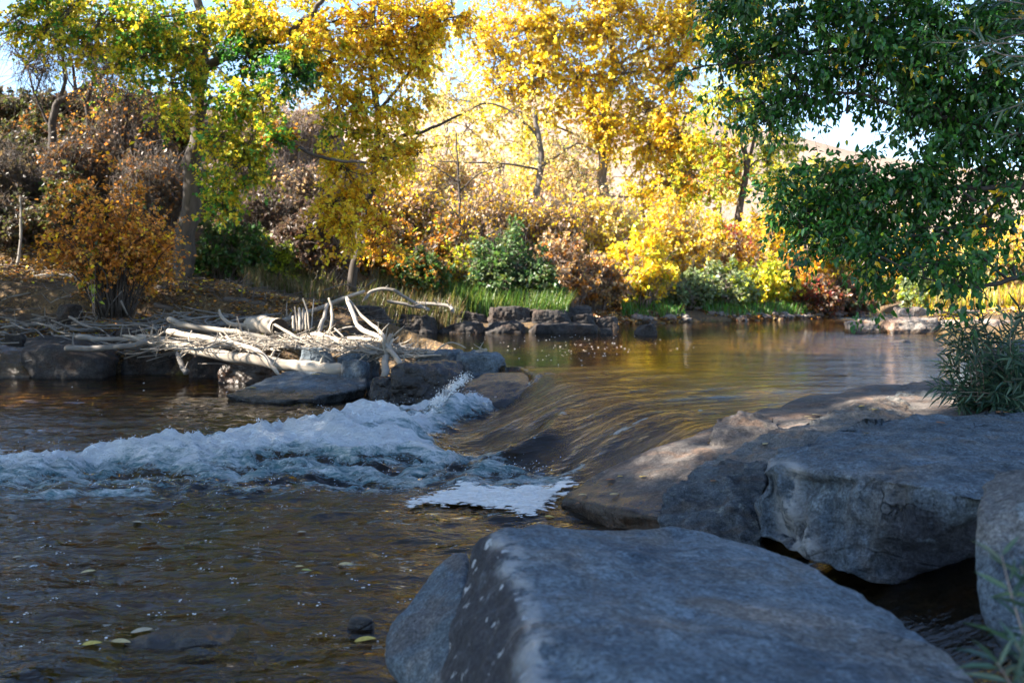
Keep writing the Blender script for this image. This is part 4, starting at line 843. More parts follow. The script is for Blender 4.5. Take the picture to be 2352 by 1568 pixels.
def tree(name, label, limbs, blobs, base, mat='bark', dens=2.3, cat="tree", leafL=.085, twigL=.55, K=11, hero=False, twr=.006, leafmat='leaf', group=None, droop=.3, leafdroop=.5, wr=.8, depthf=.8, seed=1, linksides=6):
    """limbs: [(pts(u,v,d), t0, t1 in layout units)], blobs: [(u,v,d,ru,rv,ntwigs,palette)]"""
    rg = np.random.default_rng(seed); base = np.asarray(base, float); root = empty(name, base); tag(root, label, cat, group)
    tr = Pile(); nodes = []; noder = []
    for pts, t0, t1 in limbs:
        c = spline(np.array([P(*p) for p in pts]), max(8, len(pts) * 6)); d = c[:, 1].mean(); n = len(c)
        r = np.linspace(t0, t1, n) * d / F / 2; k = np.linspace(0, n * .4, n)
        c = c + np.stack([fbm(np.stack([k, k * 0 + len(nodes), k * 0], 1), 3, seed) * (r * .45 + .02), k * 0, fbm(np.stack([k, k * 0 + 3 + len(nodes), k * 0], 1), 3, seed + 2) * (r * .3 + .02)], 1)
        sides = 18 if t0 > 14 else 7
        V, Q, T = tubes(c[None], r[None], sides); ctr = np.repeat(c, sides, 0)
        tr.add(V, Q, T); nodes.append(c); noder.append(r)
    nodes = np.concatenate(nodes); noder = np.concatenate(noder)
    fo = Pile(); FT = []
    for u, v, d, ru, rv, nt_, pal in blobs:
        nt_ = int(nt_ * dens); c = P(u, v, d); rr = np.array([ru * d / F, max(ru, rv) * d / F * depthf, rv * d / F])
        dist = np.linalg.norm(nodes - c, axis=1) + np.maximum(0, nodes[:, 2] - c[2]) * .5; i = dist.argmin(); p0 = nodes[i]
        mid = (p0 + c) / 2 + rg.normal(0, .12, 3) * dist[i] + np.array([0, 0, .10 * dist[i]]); pa = spline([p0, mid, c], 9)
        r0 = min(noder[i] * .6, .012 + .02 * dist[i]); V, Q, T = tubes(pa[None], np.linspace(r0, .008, 9)[None], linksides); tr.add(V, Q, T)
        ns = max(3, nt_ // 9); E, ev = ellipsoid_pts(rg, ns, c, rr)                       # side branches
        st = pa[rg.integers(3, 9, ns)]; md = (st + E) / 2 + rg.normal(0, .06, (ns, 3)) * rr.mean()
        t = np.linspace(0, 1, 6)[None, :, None]; SB = st[:, None] * (1 - t) ** 2 + 2 * md[:, None] * t * (1 - t) + E[:, None] * t ** 2
        V, Q, T = tubes(SB, np.broadcast_to(np.linspace(.012, .005, 6) * (twr / .006), (ns, 6)), 4); tr.add(V, Q, T)
        j = rg.integers(0, ns, nt_); k = rg.integers(2, 6, nt_); S = SB[j, k]; out = unit((S - c) / rr)
        D = unit(out * .8 + rg.normal(0, .55, (nt_, 3)) + np.array([0, 0, .05])); L = twigL * rg.uniform(.5, 1.25, nt_)
        pth, lb, la, ln, ll = twigset(rg, S, D, L, K, leafL, droop, leafdroop=leafdroop)
        V, Q, T = tubes(pth, np.broadcast_to(np.linspace(twr, twr * .4, pth.shape[1]), pth.shape[:2]), 3, False); tr.add(V, Q, T)
        cc = palette_cols(rg, pal, nt_, K)
        if hero:
            V, Q, T = leaf_hero(lb, la, ln, ll, wr); FT.append(T + fo.n); fo.add(V, Q, None, np.repeat(cc, 7, 0))
        else:
            V, Q = leaf_quads(lb, la, ln, ll, wr); fo.add(V, Q, None, np.repeat(cc, 4, 0))
    link("trunk", tr.mesh("trunk", True, base), M[mat], root)
    if fo.n:
        if hero: me = mixed_mesh(fo, np.concatenate(FT), base)
        else: me = fo.mesh("crown", False, base)
        link("crown", me, M[leafmat], root)
    return root
def mixed_mesh(fo, tris, org, name="crown"):
    V = (np.concatenate(fo.V) - org).astype(np.float32); Q = np.concatenate(fo.Q); me = bpy.data.meshes.new(name)
    nl = Q.size + tris.size; li = np.concatenate([Q.ravel(), tris.ravel()]).astype(np.int32)
    ls = np.concatenate([np.arange(len(Q)) * 4, Q.size + np.arange(len(tris)) * 3]).astype(np.int32)
    me.vertices.add(len(V)); me.vertices.foreach_set("co", V.ravel()); me.loops.add(nl); me.loops.foreach_set("vertex_index", li)
    me.polygons.add(len(ls)); me.polygons.foreach_set("loop_start", ls); me.update(calc_edges=True)
    me.polygons.foreach_set("use_smooth", np.ones(len(ls), bool))
    c = np.concatenate(fo.C); a = me.attributes.new("col", 'FLOAT_COLOR', 'POINT'); a.data.foreach_set("color", np.concatenate([c, np.ones((len(c), 1))], 1).astype(np.float32).ravel()); me.update()
    return me

def shrub(label, u, vtop, d, hw, nst, K, pal, name="shrub", cat="shrub", stemmat='twig', leafL=.07, stemr=.010, group=None, lean=0.0, base=None, leaf0=.35, nside=7, seed=None, wr=.75, dome=1.0, curve=.5, hwb=.4, vbase=None, leafdroop=.3, bare=.34):
    seed = seed if seed is not None else int(u * 3 + vtop * 7); rg = np.random.default_rng(abs(seed))
    x0 = (u - 1176) * d / F; z0 = H(x0, d) - .05 if vbase is None else CZ - (vbase - HV) * d / F
    b = np.array([x0, d, z0]); ht = max(1.3, CZ + (HV - vtop) * d / F - z0); rw = hw * d / F
    root = empty(name, b); tag(root, label, cat, group)
    ang = rg.uniform(0, 2 * math.pi, nst); rad = np.sqrt(rg.random(nst)); S = b + np.stack([np.cos(ang) * rad * rw * hwb, np.sin(ang) * rad * rw * hwb, np.zeros(nst)], 1)
    hh = ht * (1 - .55 * rad ** 2 * dome) * (rg.uniform(.45, 1.0, nst) ** .8 + (rg.random(nst) < .12) * .18)
    lean = lean + rg.uniform(-.12, .12); rw = rw * rg.uniform(.75, 1.2, nst)
    E = b + np.stack([np.cos(ang) * rad * rw + lean * hh, np.sin(ang) * rad * rw * .9, hh], 1)
    md = S * .45 + E * .55 + np.stack([-np.cos(ang) * rw * .25 * curve * rad, -np.sin(ang) * rw * .25 * curve * rad, hh * .18], 1) + rg.normal(0, .05, (nst, 3)) * ht
    t = np.linspace(0, 1, 8)[None, :, None]; SB = S[:, None] * (1 - t) ** 2 + 2 * md[:, None] * t * (1 - t) + E[:, None] * t ** 2
    SB = SB + np.cumsum(rg.normal(0, .012 * ht, SB.shape), 1) * np.array([1, 1, .4])
    pl = Pile(); V, Q, T = tubes(SB, rg.uniform(.6, 1.4, nst)[:, None] * stemr * np.linspace(1, .35, 8)[None], 4); pl.add(V, Q, T)
    nst_ = nst; nt_ = nst * nside; j = np.repeat(np.arange(nst), nside); kk = rg.uniform(leaf0, 1, nt_) * 6.99; k = kk.astype(int); f = (kk - k)[:, None]
    st = SB[j, k] * (1 - f) + SB[j, k + 1] * f; tg = unit(SB[j, k + 1] - SB[j, k])
    D = unit(tg * .6 + rg.normal(0, .6, (nt_, 3))); L = ht * .16 * rg.uniform(.4, 1.2, nt_)
    pth, lb, la, ln, ll = twigset(rg, st, D, L, max(K, 1), leafL, .1, leafdroop=leafdroop)
    V, Q, T = tubes(pth, np.broadcast_to(np.linspace(.4, .15, pth.shape[1]) * stemr, pth.shape[:2]), 3, False); pl.add(V, Q, T)
    link("stem", pl.mesh("stem", True, b), M[stemmat], root)
    if K > 0:
        V, Q = leaf_quads(lb, la, ln, ll, wr); cc = palette_cols(rg, pal, nt_, K)
        barest = rg.random(nst) < bare; kp = ~np.repeat(barest[j] | (rg.random(nt_) < bare * .4), K); V = V.reshape(-1, 4, 3)[kp].reshape(-1, 3); Q = np.arange(len(V)).reshape(-1, 4); cc = cc[kp]
        fo = Pile(); fo.add(V, Q, None, np.repeat(cc, 4, 0)); link("foliage", fo.mesh("foliage", False, b), M['leaf'], root)
    return root

GY = [(YEL, 3), (GLD, 2), (YGR, 1.2)]; G1 = [(GRN, 2.4), (YGR, 1.8), (YEL, 1.3)]; G2 = [(DGR, 2), (GRN, 3), (YGR, .4)]; YGm = [(YGR, 2.5), (YEL, 2.5), (GRN, .8)]; GO = [(YEL, 3), (GLD, 2.5), (ORG, .2)]; GP = [(GLD, 1.6), (YEL, 3.4), (PAL, 1.0)]

# big cottonwood, left
D1 = 20.5
tree("cottonwood_tree", "big cottonwood with green and yellow leaves and a furrowed grey trunk, left",
     [([(405, 665, D1), (420, 600, D1), (436, 500, D1), (447, 380, D1), (455, 260, D1), (462, 160, D1)], 54, 30),
      ([(462, 165, D1), (500, 140, D1 - .3), (560, 110, D1 - .6), (640, 90, D1 - .9), (720, 30, D1 - 1.2)], 24, 12), ([(720, 30, D1 - 1.2), (760, -30, D1 - 1.4)], 12, 9),
      ([(460, 175, D1), (420, 120, D1 - .4), (340, 60, D1 - .8), (270, 10, D1 - 1.2), (200, -40, D1 - 1.4)], 20, 9),
      ([(462, 165, D1), (470, 90, D1), (455, 0, D1), (440, -60, D1)], 26, 16),
      ([(455, 250, D1), (510, 225, D1 - .3), (600, 285, D1 - .8), (680, 335, D1 - 1.2), (740, 362, D1 - 1.4), (842, 375, D1 - 1.6)], 13, 6),
      ([(560, 110, D1 - .6), (640, 112, D1 - .9), (700, 112, D1 - 1.2), (760, 120, D1 - 1.4)], 10, 5),
      ([(447, 380, D1), (500, 400, D1 - .6), (560, 380, D1 - 1)], 8, 4)],
     [(35, 45, 18.6, 45, 40, 26, YGm), (95, 85, 18.6, 50, 36, 28, YGm), (190, 120, 18.8, 45, 35, 26, YGm), (270, 165, 18.9, 35, 30, 18, YGm), (130, 30, 19.0, 80, 40, 42, G1), (250, 55, 19.2, 85, 55, 60, YGm), (360, 40, 19.4, 100, 60, 80, G1), (430, 95, 19.6, 85, 55, 75, YGm), (520, 25, 19.6, 60, 40, 50, G1),
      (330, 130, 19.2, 60, 40, 40, G1), (560, 135, 19.4, 55, 35, 55, G2), (650, 165, 19.0, 60, 38, 65, G2), (395, 190, 19.4, 50, 36, 40, G1), (515, 235, 19.2, 45, 34, 40, G1), (590, 225, 19.0, 60, 36, 50, YGm),
      (358, 268, 18.8, 28, 18, 22, YGm), (500, 310, 18.8, 30, 26, 30, YGm), (560, 315, 18.8, 75, 36, 60, YGm), (640, 335, 18.6, 40, 22, 26, [(ORG, 1), (GRN, 2), (YEL, 1)]), (550, 385, 18.8, 65, 40, 48, YGm),
      (452, 418, 19.0, 16, 16, 8, G1), (498, 450, 18.9, 32, 32, 28, YGm), (520, 485, 19.0, 24, 18, 16, G1), (600, 40, 19.4, 70, 45, 55, GY), (690, 90, 19.2, 55, 50, 45, GY)] + [(u, v, D1 + o, 115, 80, 18 if v > -100 else 36, G1 if u < 500 else GY) for u, v, o in [(60, -60, -1), (230, -80, -1), (400, -70, 0), (560, -80, -1), (700, -60, -1), (150, -190, 0), (330, -210, 1), (500, -200, 0), (660, -190, 0), (250, -320, 0), (430, -340, 1), (600, -320, 0), (360, -450, 0), (520, -450, 0)]],
     P(405, 672, D1), mat='barkmid', dens=2.5, leafL=.078, twigL=.42, seed=11)
# golden cottonwood right of it
D2 = 21.5
tree("cottonwood_tree", "golden cottonwood with a slim dark trunk and drooping yellow boughs",
     [([(804, 668, D2), (818, 590, D2), (840, 480, D2), (862, 380, D2), (868, 260, D2), (850, 130, D2), (860, -40, D2)], 22, 12),
      ([(862, 380, D2), (915, 320, D2 - .5), (975, 300, D2 - .8), (1060, 262, D2 - 1)], 13, 5), ([(868, 260, D2), (930, 180, D2 - .5), (1000, 90, D2 - .8), (1040, 20, D2 - 1)], 9, 5),
      ([(866, 300, D2), (800, 220, D2 - .6), (740, 150, D2 - 1), (700, 60, D2 - 1.2)], 10, 5), ([(840, 480, D2), (790, 440, D2 - .8), (760, 460, D2 - 1.2)], 6, 3), ([(862, 380, D2), (820, 330, D2 - .8), (780, 370, D2 - 1.3)], 7, 3)],
     [(770, 50, 20, 75, 60, 70, GO), (860, 40, 20, 80, 60, 85, GO), (950, 40, 20.2, 75, 55, 75, GO), (1025, 40, 20.4, 55, 45, 40, GO), (780, 140, 20, 75, 55, 65, GY), (870, 140, 20.2, 80, 60, 80, GO), (960, 130, 20.4, 55, 50, 50, GO),
      (770, 230, 20, 65, 50, 48, GO), (860, 230, 20.2, 70, 50, 58, GY), (930, 220, 20.4, 45, 40, 30, GO), (790, 300, 20.0, 60, 35, 36, YGm), (880, 310, 20.2, 55, 38, 38, GY), (800, 395, 19.8, 70, 45, 60, GO), (900, 365, 20, 65, 38, 48, GO),
      (960, 360, 20.4, 40, 25, 22, GO), (765, 470, 19.8, 42, 48, 40, GO), (800, 520, 19.8, 55, 42, 50, GO), (860, 460, 20, 45, 40, 34, GO), (770, 555, 19.8, 40, 28, 26, GO), (870, 530, 20.2, 38, 40, 30, [(GLD, 2), (ORG, 2)])] + [(u, v, 20.8 + o, 105, 75, 16 if v > -100 else 34, GO) for u, v, o in [(780, -50, -1), (900, -60, -1), (1010, -50, 0), (820, -170, 0), (950, -180, 0), (860, -300, 0), (980, -290, 1), (900, -410, 0)]],
     P(804, 672, D2), mat='barkdark', dens=2.1, leafL=.078, twigL=.42, seed=12)
# bare-ish trees at the far left
D3 = 27.0
tree("dead_tree", "bare dark tree leaning right, far left, with forked grey limbs",
     [([(112, 480, D3), (120, 330, D3), (128, 245, D3), (175, 215, D3), (230, 175, D3), (255, 145, D3)], 20, 10), ([(128, 245, D3), (150, 180, D3), (140, 100, D3), (160, 20, D3)], 11, 3),
      ([(175, 215, D3), (165, 140, D3), (130, 60, D3), (145, 0, D3)], 8, 3), ([(120, 300, D3), (80, 220, D3), (60, 150, D3), (20, 100, D3)], 7, 2), ([(255, 145, D3), (300, 110, D3), (330, 60, D3)], 7, 3), ([(255, 145, D3), (250, 90, D3), (262, 20, D3)], 5, 2), ([(80, 220, D3), (100, 150, D3), (92, 60, D3)], 4, 2)],
     [(60, 150, 27, 60, 50, 36, [(BRN, 1)]), (120, 110, 27, 60, 60, 40, [(BRN, 1), (OLV, 1)]), (210, 120, 27, 55, 55, 34, [(BRN, 1)]), (170, 60, 27, 60, 50, 34, [(ORG, 1), (BRN, 1)]), (280, 150, 27, 50, 50, 34, [(ORG, 1), (BRN, 2)]), (40, 80, 27, 50, 60, 26, [(BRN, 1)])],
     P(112, 500, D3), mat='barkdark', dens=5.0, K=1, leafL=.06, twigL=.9, seed=13, twr=.008)
D4 = 26.0
tree("dead_tree", "thin bare tree with a few orange leaves beside the leaning one",
     [([(212, 520, D4), (208, 400, D4), (203, 300, D4), (200, 235, D4), (215, 180, D4), (225, 80, D4), (230, 10, D4)], 15, 4), ([(203, 300, D4), (235, 240, D4), (250, 160, D4), (285, 60, D4)], 7, 2), ([(200, 235, D4), (160, 190, D4), (150, 130, D4)], 6, 2), ([(205, 340, D4), (260, 300, D4), (300, 220, D4)], 6, 2)],
     [(240, 230, 26, 60, 50, 34, [(ORG, 2), (BRN, 1)]), (210, 110, 26, 50, 50, 28, [(BRN, 1)]), (290, 220, 26, 45, 60, 30, [(ORG, 2), (BRN, 1)]), (210, 350, 26, 40, 40, 20, [(ORG, 2)])],
     P(212, 530, D4), mat='barkdark', dens=5.0, K=2, leafL=.06, twigL=.8, seed=14, twr=.007)
# golden trees across the pool
D5 = 38.0
tree("cottonwood_tree", "tall golden cottonwood glowing in full sun across the pool",
     [([(1402, 640, D5), (1398, 540, D5), (1386, 430, D5), (1384, 330, D5), (1394, 240, D5), (1408, 160, D5), (1395, 40, D5), (1390, -60, D5)], 27, 12),
      ([(1394, 240, D5), (1350, 200, D5), (1260, 170, D5), (1180, 120, D5)], 10, 4), ([(1408, 160, D5), (1450, 130, D5), (1530, 95, D5), (1600, 60, D5)], 10, 4), ([(1384, 330, D5), (1440, 280, D5), (1500, 330, D5), (1550, 350, D5)], 8, 3),
      ([(1252, 180, D5), (1248, 90, D5), (1246, -20, D5)], 7, 4), ([(1405, 170, D5), (1470, 165, D5), (1540, 160, D5)], 7, 3), ([(1390, 290, D5), (1440, 230, D5), (1480, 260, D5)], 6, 3), ([(1384, 340, D5), (1300, 300, D5), (1200, 260, D5)], 7, 3)],
     [(1075, 70, 37.5, 45, 55, 24, GP), (1130, 130, 37.5, 60, 70, 40, GP), (1210, 70, 37.5, 75, 65, 60, GP), (1310, 60, 37.5, 75, 65, 70, GP), (1410, 50, 37.5, 80, 65, 70, GP), (1510, 60, 37.5, 75, 65, 70, GP), (1590, 60, 37.5, 50, 60, 40, GP), (1150, 200, 37.5, 55, 36, 34, GP), (1240, 175, 37.5, 75, 45, 50, GP),
      (1330, 165, 37.5, 65, 50, 55, GO), (1440, 170, 37.5, 65, 55, 48, GP), (1545, 160, 37.5, 60, 55, 55, GO), (1380, 265, 37, 48, 42, 36, GO), (1500, 245, 37.3, 60, 40, 42, GP), (1565, 300, 37, 60, 60, 55, GO), (1490, 330, 37.2, 55, 46, 42, GO), (1395, 300, 37, 38, 48, 32, GO), (1260, 250, 37.5, 50, 35, 22, GP), (1590, 400, 36.6, 55, 50, 48, [(GLD, 2), (YGR, 2)]), (1520, 420, 36.6, 55, 46, 42, GO)] + [(u, v, 37.5 + o, 95, 75, 40, GP) for u, v, o in [(1130, -50, 0), (1260, -60, 0), (1390, -60, -1), (1520, -60, 0), (1610, -40, 0), (1180, -180, 0), (1310, -190, 1), (1440, -190, 0), (1560, -180, 0), (1240, -310, 0), (1380, -330, 1), (1500, -310, 0), (1330, -440, 0), (1450, -440, 0)]],
     P(1402, 690, D5), dens=4.0, leafL=.125, twigL=.9, seed=15, twr=.01)
D6 = 34.0
tree("cottonwood_tree", "leaning grey-trunked tree in the sunlit brush behind the green shrub",
     [([(1188, 640, D6), (1200, 520, D6), (1228, 450, D6), (1243, 385, D6), (1240, 320, D6), (1225, 250, D6)], 22, 10), ([(1243, 385, D6), (1290, 350, D6), (1330, 330, D6), (1370, 350, D6)], 8, 3), ([(1243, 390, D6), (1150, 375, D6), (1050, 372, D6), (980, 370, D6)], 6, 3),
      ([(1228, 450, D6), (1300, 500, D6), (1360, 480, D6)], 6, 2), ([(1240, 320, D6), (1180, 260, D6), (1110, 240, D6), (1020, 290, D6)], 7, 3)],
     [(1180, 250, 34, 70, 45, 30, [(PAL, 2), (YEL, 1)]), (1290, 330, 34, 60, 40, 26, [(PAL, 2), (TAN, 1)]), (1080, 300, 34, 70, 45, 28, [(PAL, 2), (YEL, 1)]), (1330, 400, 34, 45, 40, 22, [(PAL, 1), (TAN, 1)]), (1040, 220, 34, 50, 40, 22, [(PAL, 2), (YEL, 1)]), (1150, 400, 34, 60, 40, 22, [(TAN, 1), (PAL, 1)])],
     P(1188, 660, D6), leafL=.11, twigL=.8, K=7, seed=16, twr=.008)
tree("dead_tree", "small dead tree with spiky dark side branches in the brush",
     [([(1058, 600, 29), (1056, 480, 29), (1052, 380, 29), (1046, 300, 29)], 8, 3), ([(1056, 420, 29), (1010, 390, 29), (960, 360, 29)], 4, 1.5), ([(1056, 440, 29), (1100, 400, 29), (1150, 385, 29)], 4, 1.5), ([(1055, 390, 29), (1030, 340, 29), (1020, 310, 29)], 3, 1), ([(1056, 500, 29), (1000, 440, 29), (970, 400, 29)], 4, 1.5)],
     [(1055, 420, 29, 40, 70, 26, [(BRN, 1)])], P(1058, 640, 29), mat='barkdark', K=1, leafL=.05, twigL=.5, seed=17)
D7 = 36.0
tree("cottonwood_tree", "yellow-green tree with a crooked dark trunk near the river bend",
     [([(1690, 640, D7), (1695, 520, D7), (1703, 450, D7), (1716, 390, D7), (1706, 330, D7), (1690, 285, D7), (1700, 240, D7)], 19, 9), ([(1716, 390, D7), (1735, 300, D7), (1730, 230, D7), (1740, 180, D7)], 9, 4), ([(1690, 285, D7), (1640, 250, D7), (1610, 220, D7)], 6, 3)],
     [(1640, 240, 35.5, 55, 45, 40, YGm), (1700, 210, 35.5, 55, 45, 40, YGm), (1770, 230, 35.8, 50, 45, 30, YGm), (1650, 330, 35.5, 50, 48, 38, [(YGR, 2), (ORG, 1), (YEL, 1)]), (1640, 420, 35.5, 48, 40, 34, [(YGR, 2), (ORG, 1)]), (1790, 310, 36, 45, 50, 28, [(YGR, 2), (GRY, 1)]), (1810, 390, 36, 45, 50, 28, [(YGR, 2), (GRY, 1), (YEL, 1)]), (1760, 130, 35.5, 60, 50, 36, YGm), (1660, 130, 36, 50, 50, 30, YGm)] + [(u, v, 36, 85, 75, 26, YGm) for u, v in [(1680, 20), (1780, 10), (1700, -100), (1800, -120), (1740, -220)]],
     P(1690, 690, D7), mat='barkdark', leafL=.13, twigL=.8, seed=18, twr=.009)

for lab, u, v0, d, blobs in [
    ("pale gold cottonwood far behind, between the two golden ones", 1020, 500, 50, [(960, 200), (1040, 180), (1100, 260), (980, 300), (1060, 340), (930, 380), (1020, 80)]),
    ("pale gold cottonwood far behind the leaning grey trunk", 1190, 520, 52, [(1150, 330), (1230, 360), (1290, 400), (1180, 430), (1280, 300), (1120, 420), (1240, 470)]),
    ("yellow cottonwood far behind, right of the tall golden trunk", 1480, 560, 50, [(1430, 400), (1480, 470), (1550, 440), (1540, 520), (1450, 540), (1600, 500), (1600, 350)]),
    ("pale green-yellow cottonwood far behind the crooked dark trunk", 1800, 560, 52, [(1760, 380), (1830, 420), (1880, 460), (1780, 470), (1860, 520), (1730, 520)])]:
    tree("cottonwood_tree", lab, [([(u, 650, d), (u + 8, 560, d), (u - 6, 450, d), (u + 10, 330, d)], 12, 5)], [(bu, bv, d, 62, 55, 24, [(PAL, 2), (YEL, 2), (YGR, .7)] if u > 1100 else [(PAL, 2), (PNK, 1), (YEL, 1)]) for bu, bv in blobs], P(u, 660, d), leafL=.17, twigL=1.1, seed=int(u), twr=.012)
for lab, u, v0, d, blobs, pal in [
    ("tall yellow-green tree rising behind the big cottonwood", 330, 460, 31, [(60, 60), (150, 40), (260, 90), (350, 20), (430, 60), (330, 170), (420, 250), (250, 200), (520, 150), (560, 40)], YGm),
    ("tall thin yellow tree behind the gap between the two cottonwoods", 660, 470, 32, [(600, 120), (660, 60), (720, 130), (640, 200), (740, 40), (700, 260), (980, 60), (930, 130), (590, 20)], GY),
    ("pale yellow tree on the far flat left of the hill's foot", 1660, 560, 46, [(1640, 330), (1700, 360), (1760, 330), (1680, 430), (1740, 440), (1620, 440)], [(PAL, 1), (YEL, 2), (YGR, 1)]),
    ("olive-gold tree on the far flat at the hill's right foot", 1870, 560, 50, [(1840, 380), (1900, 410), (1950, 450), (1830, 470), (1890, 500), (1990, 480)], [(GLD, 1), (YGR, 2), (OLV, 1)])]:
    tree("cottonwood_tree", lab, [([(u, 620, d), (u + 6, 480, d), (u - 8, 300, d), (u + 6, 90, d)] if u < 1000 else [(u, 650, d), (u + 6, 560, d), (u - 6, 480, d), (u + 8, 360, d)], 11, 4)], [(bu, bv, d, 58, 45, 20, pal) for bu, bv in blobs], P(u, 640, d), mat='barkdark', leafL=.12 if d < 40 else .16, twigL=.9, seed=int(u) + 1, twr=.010, K=9, dens=1.9)
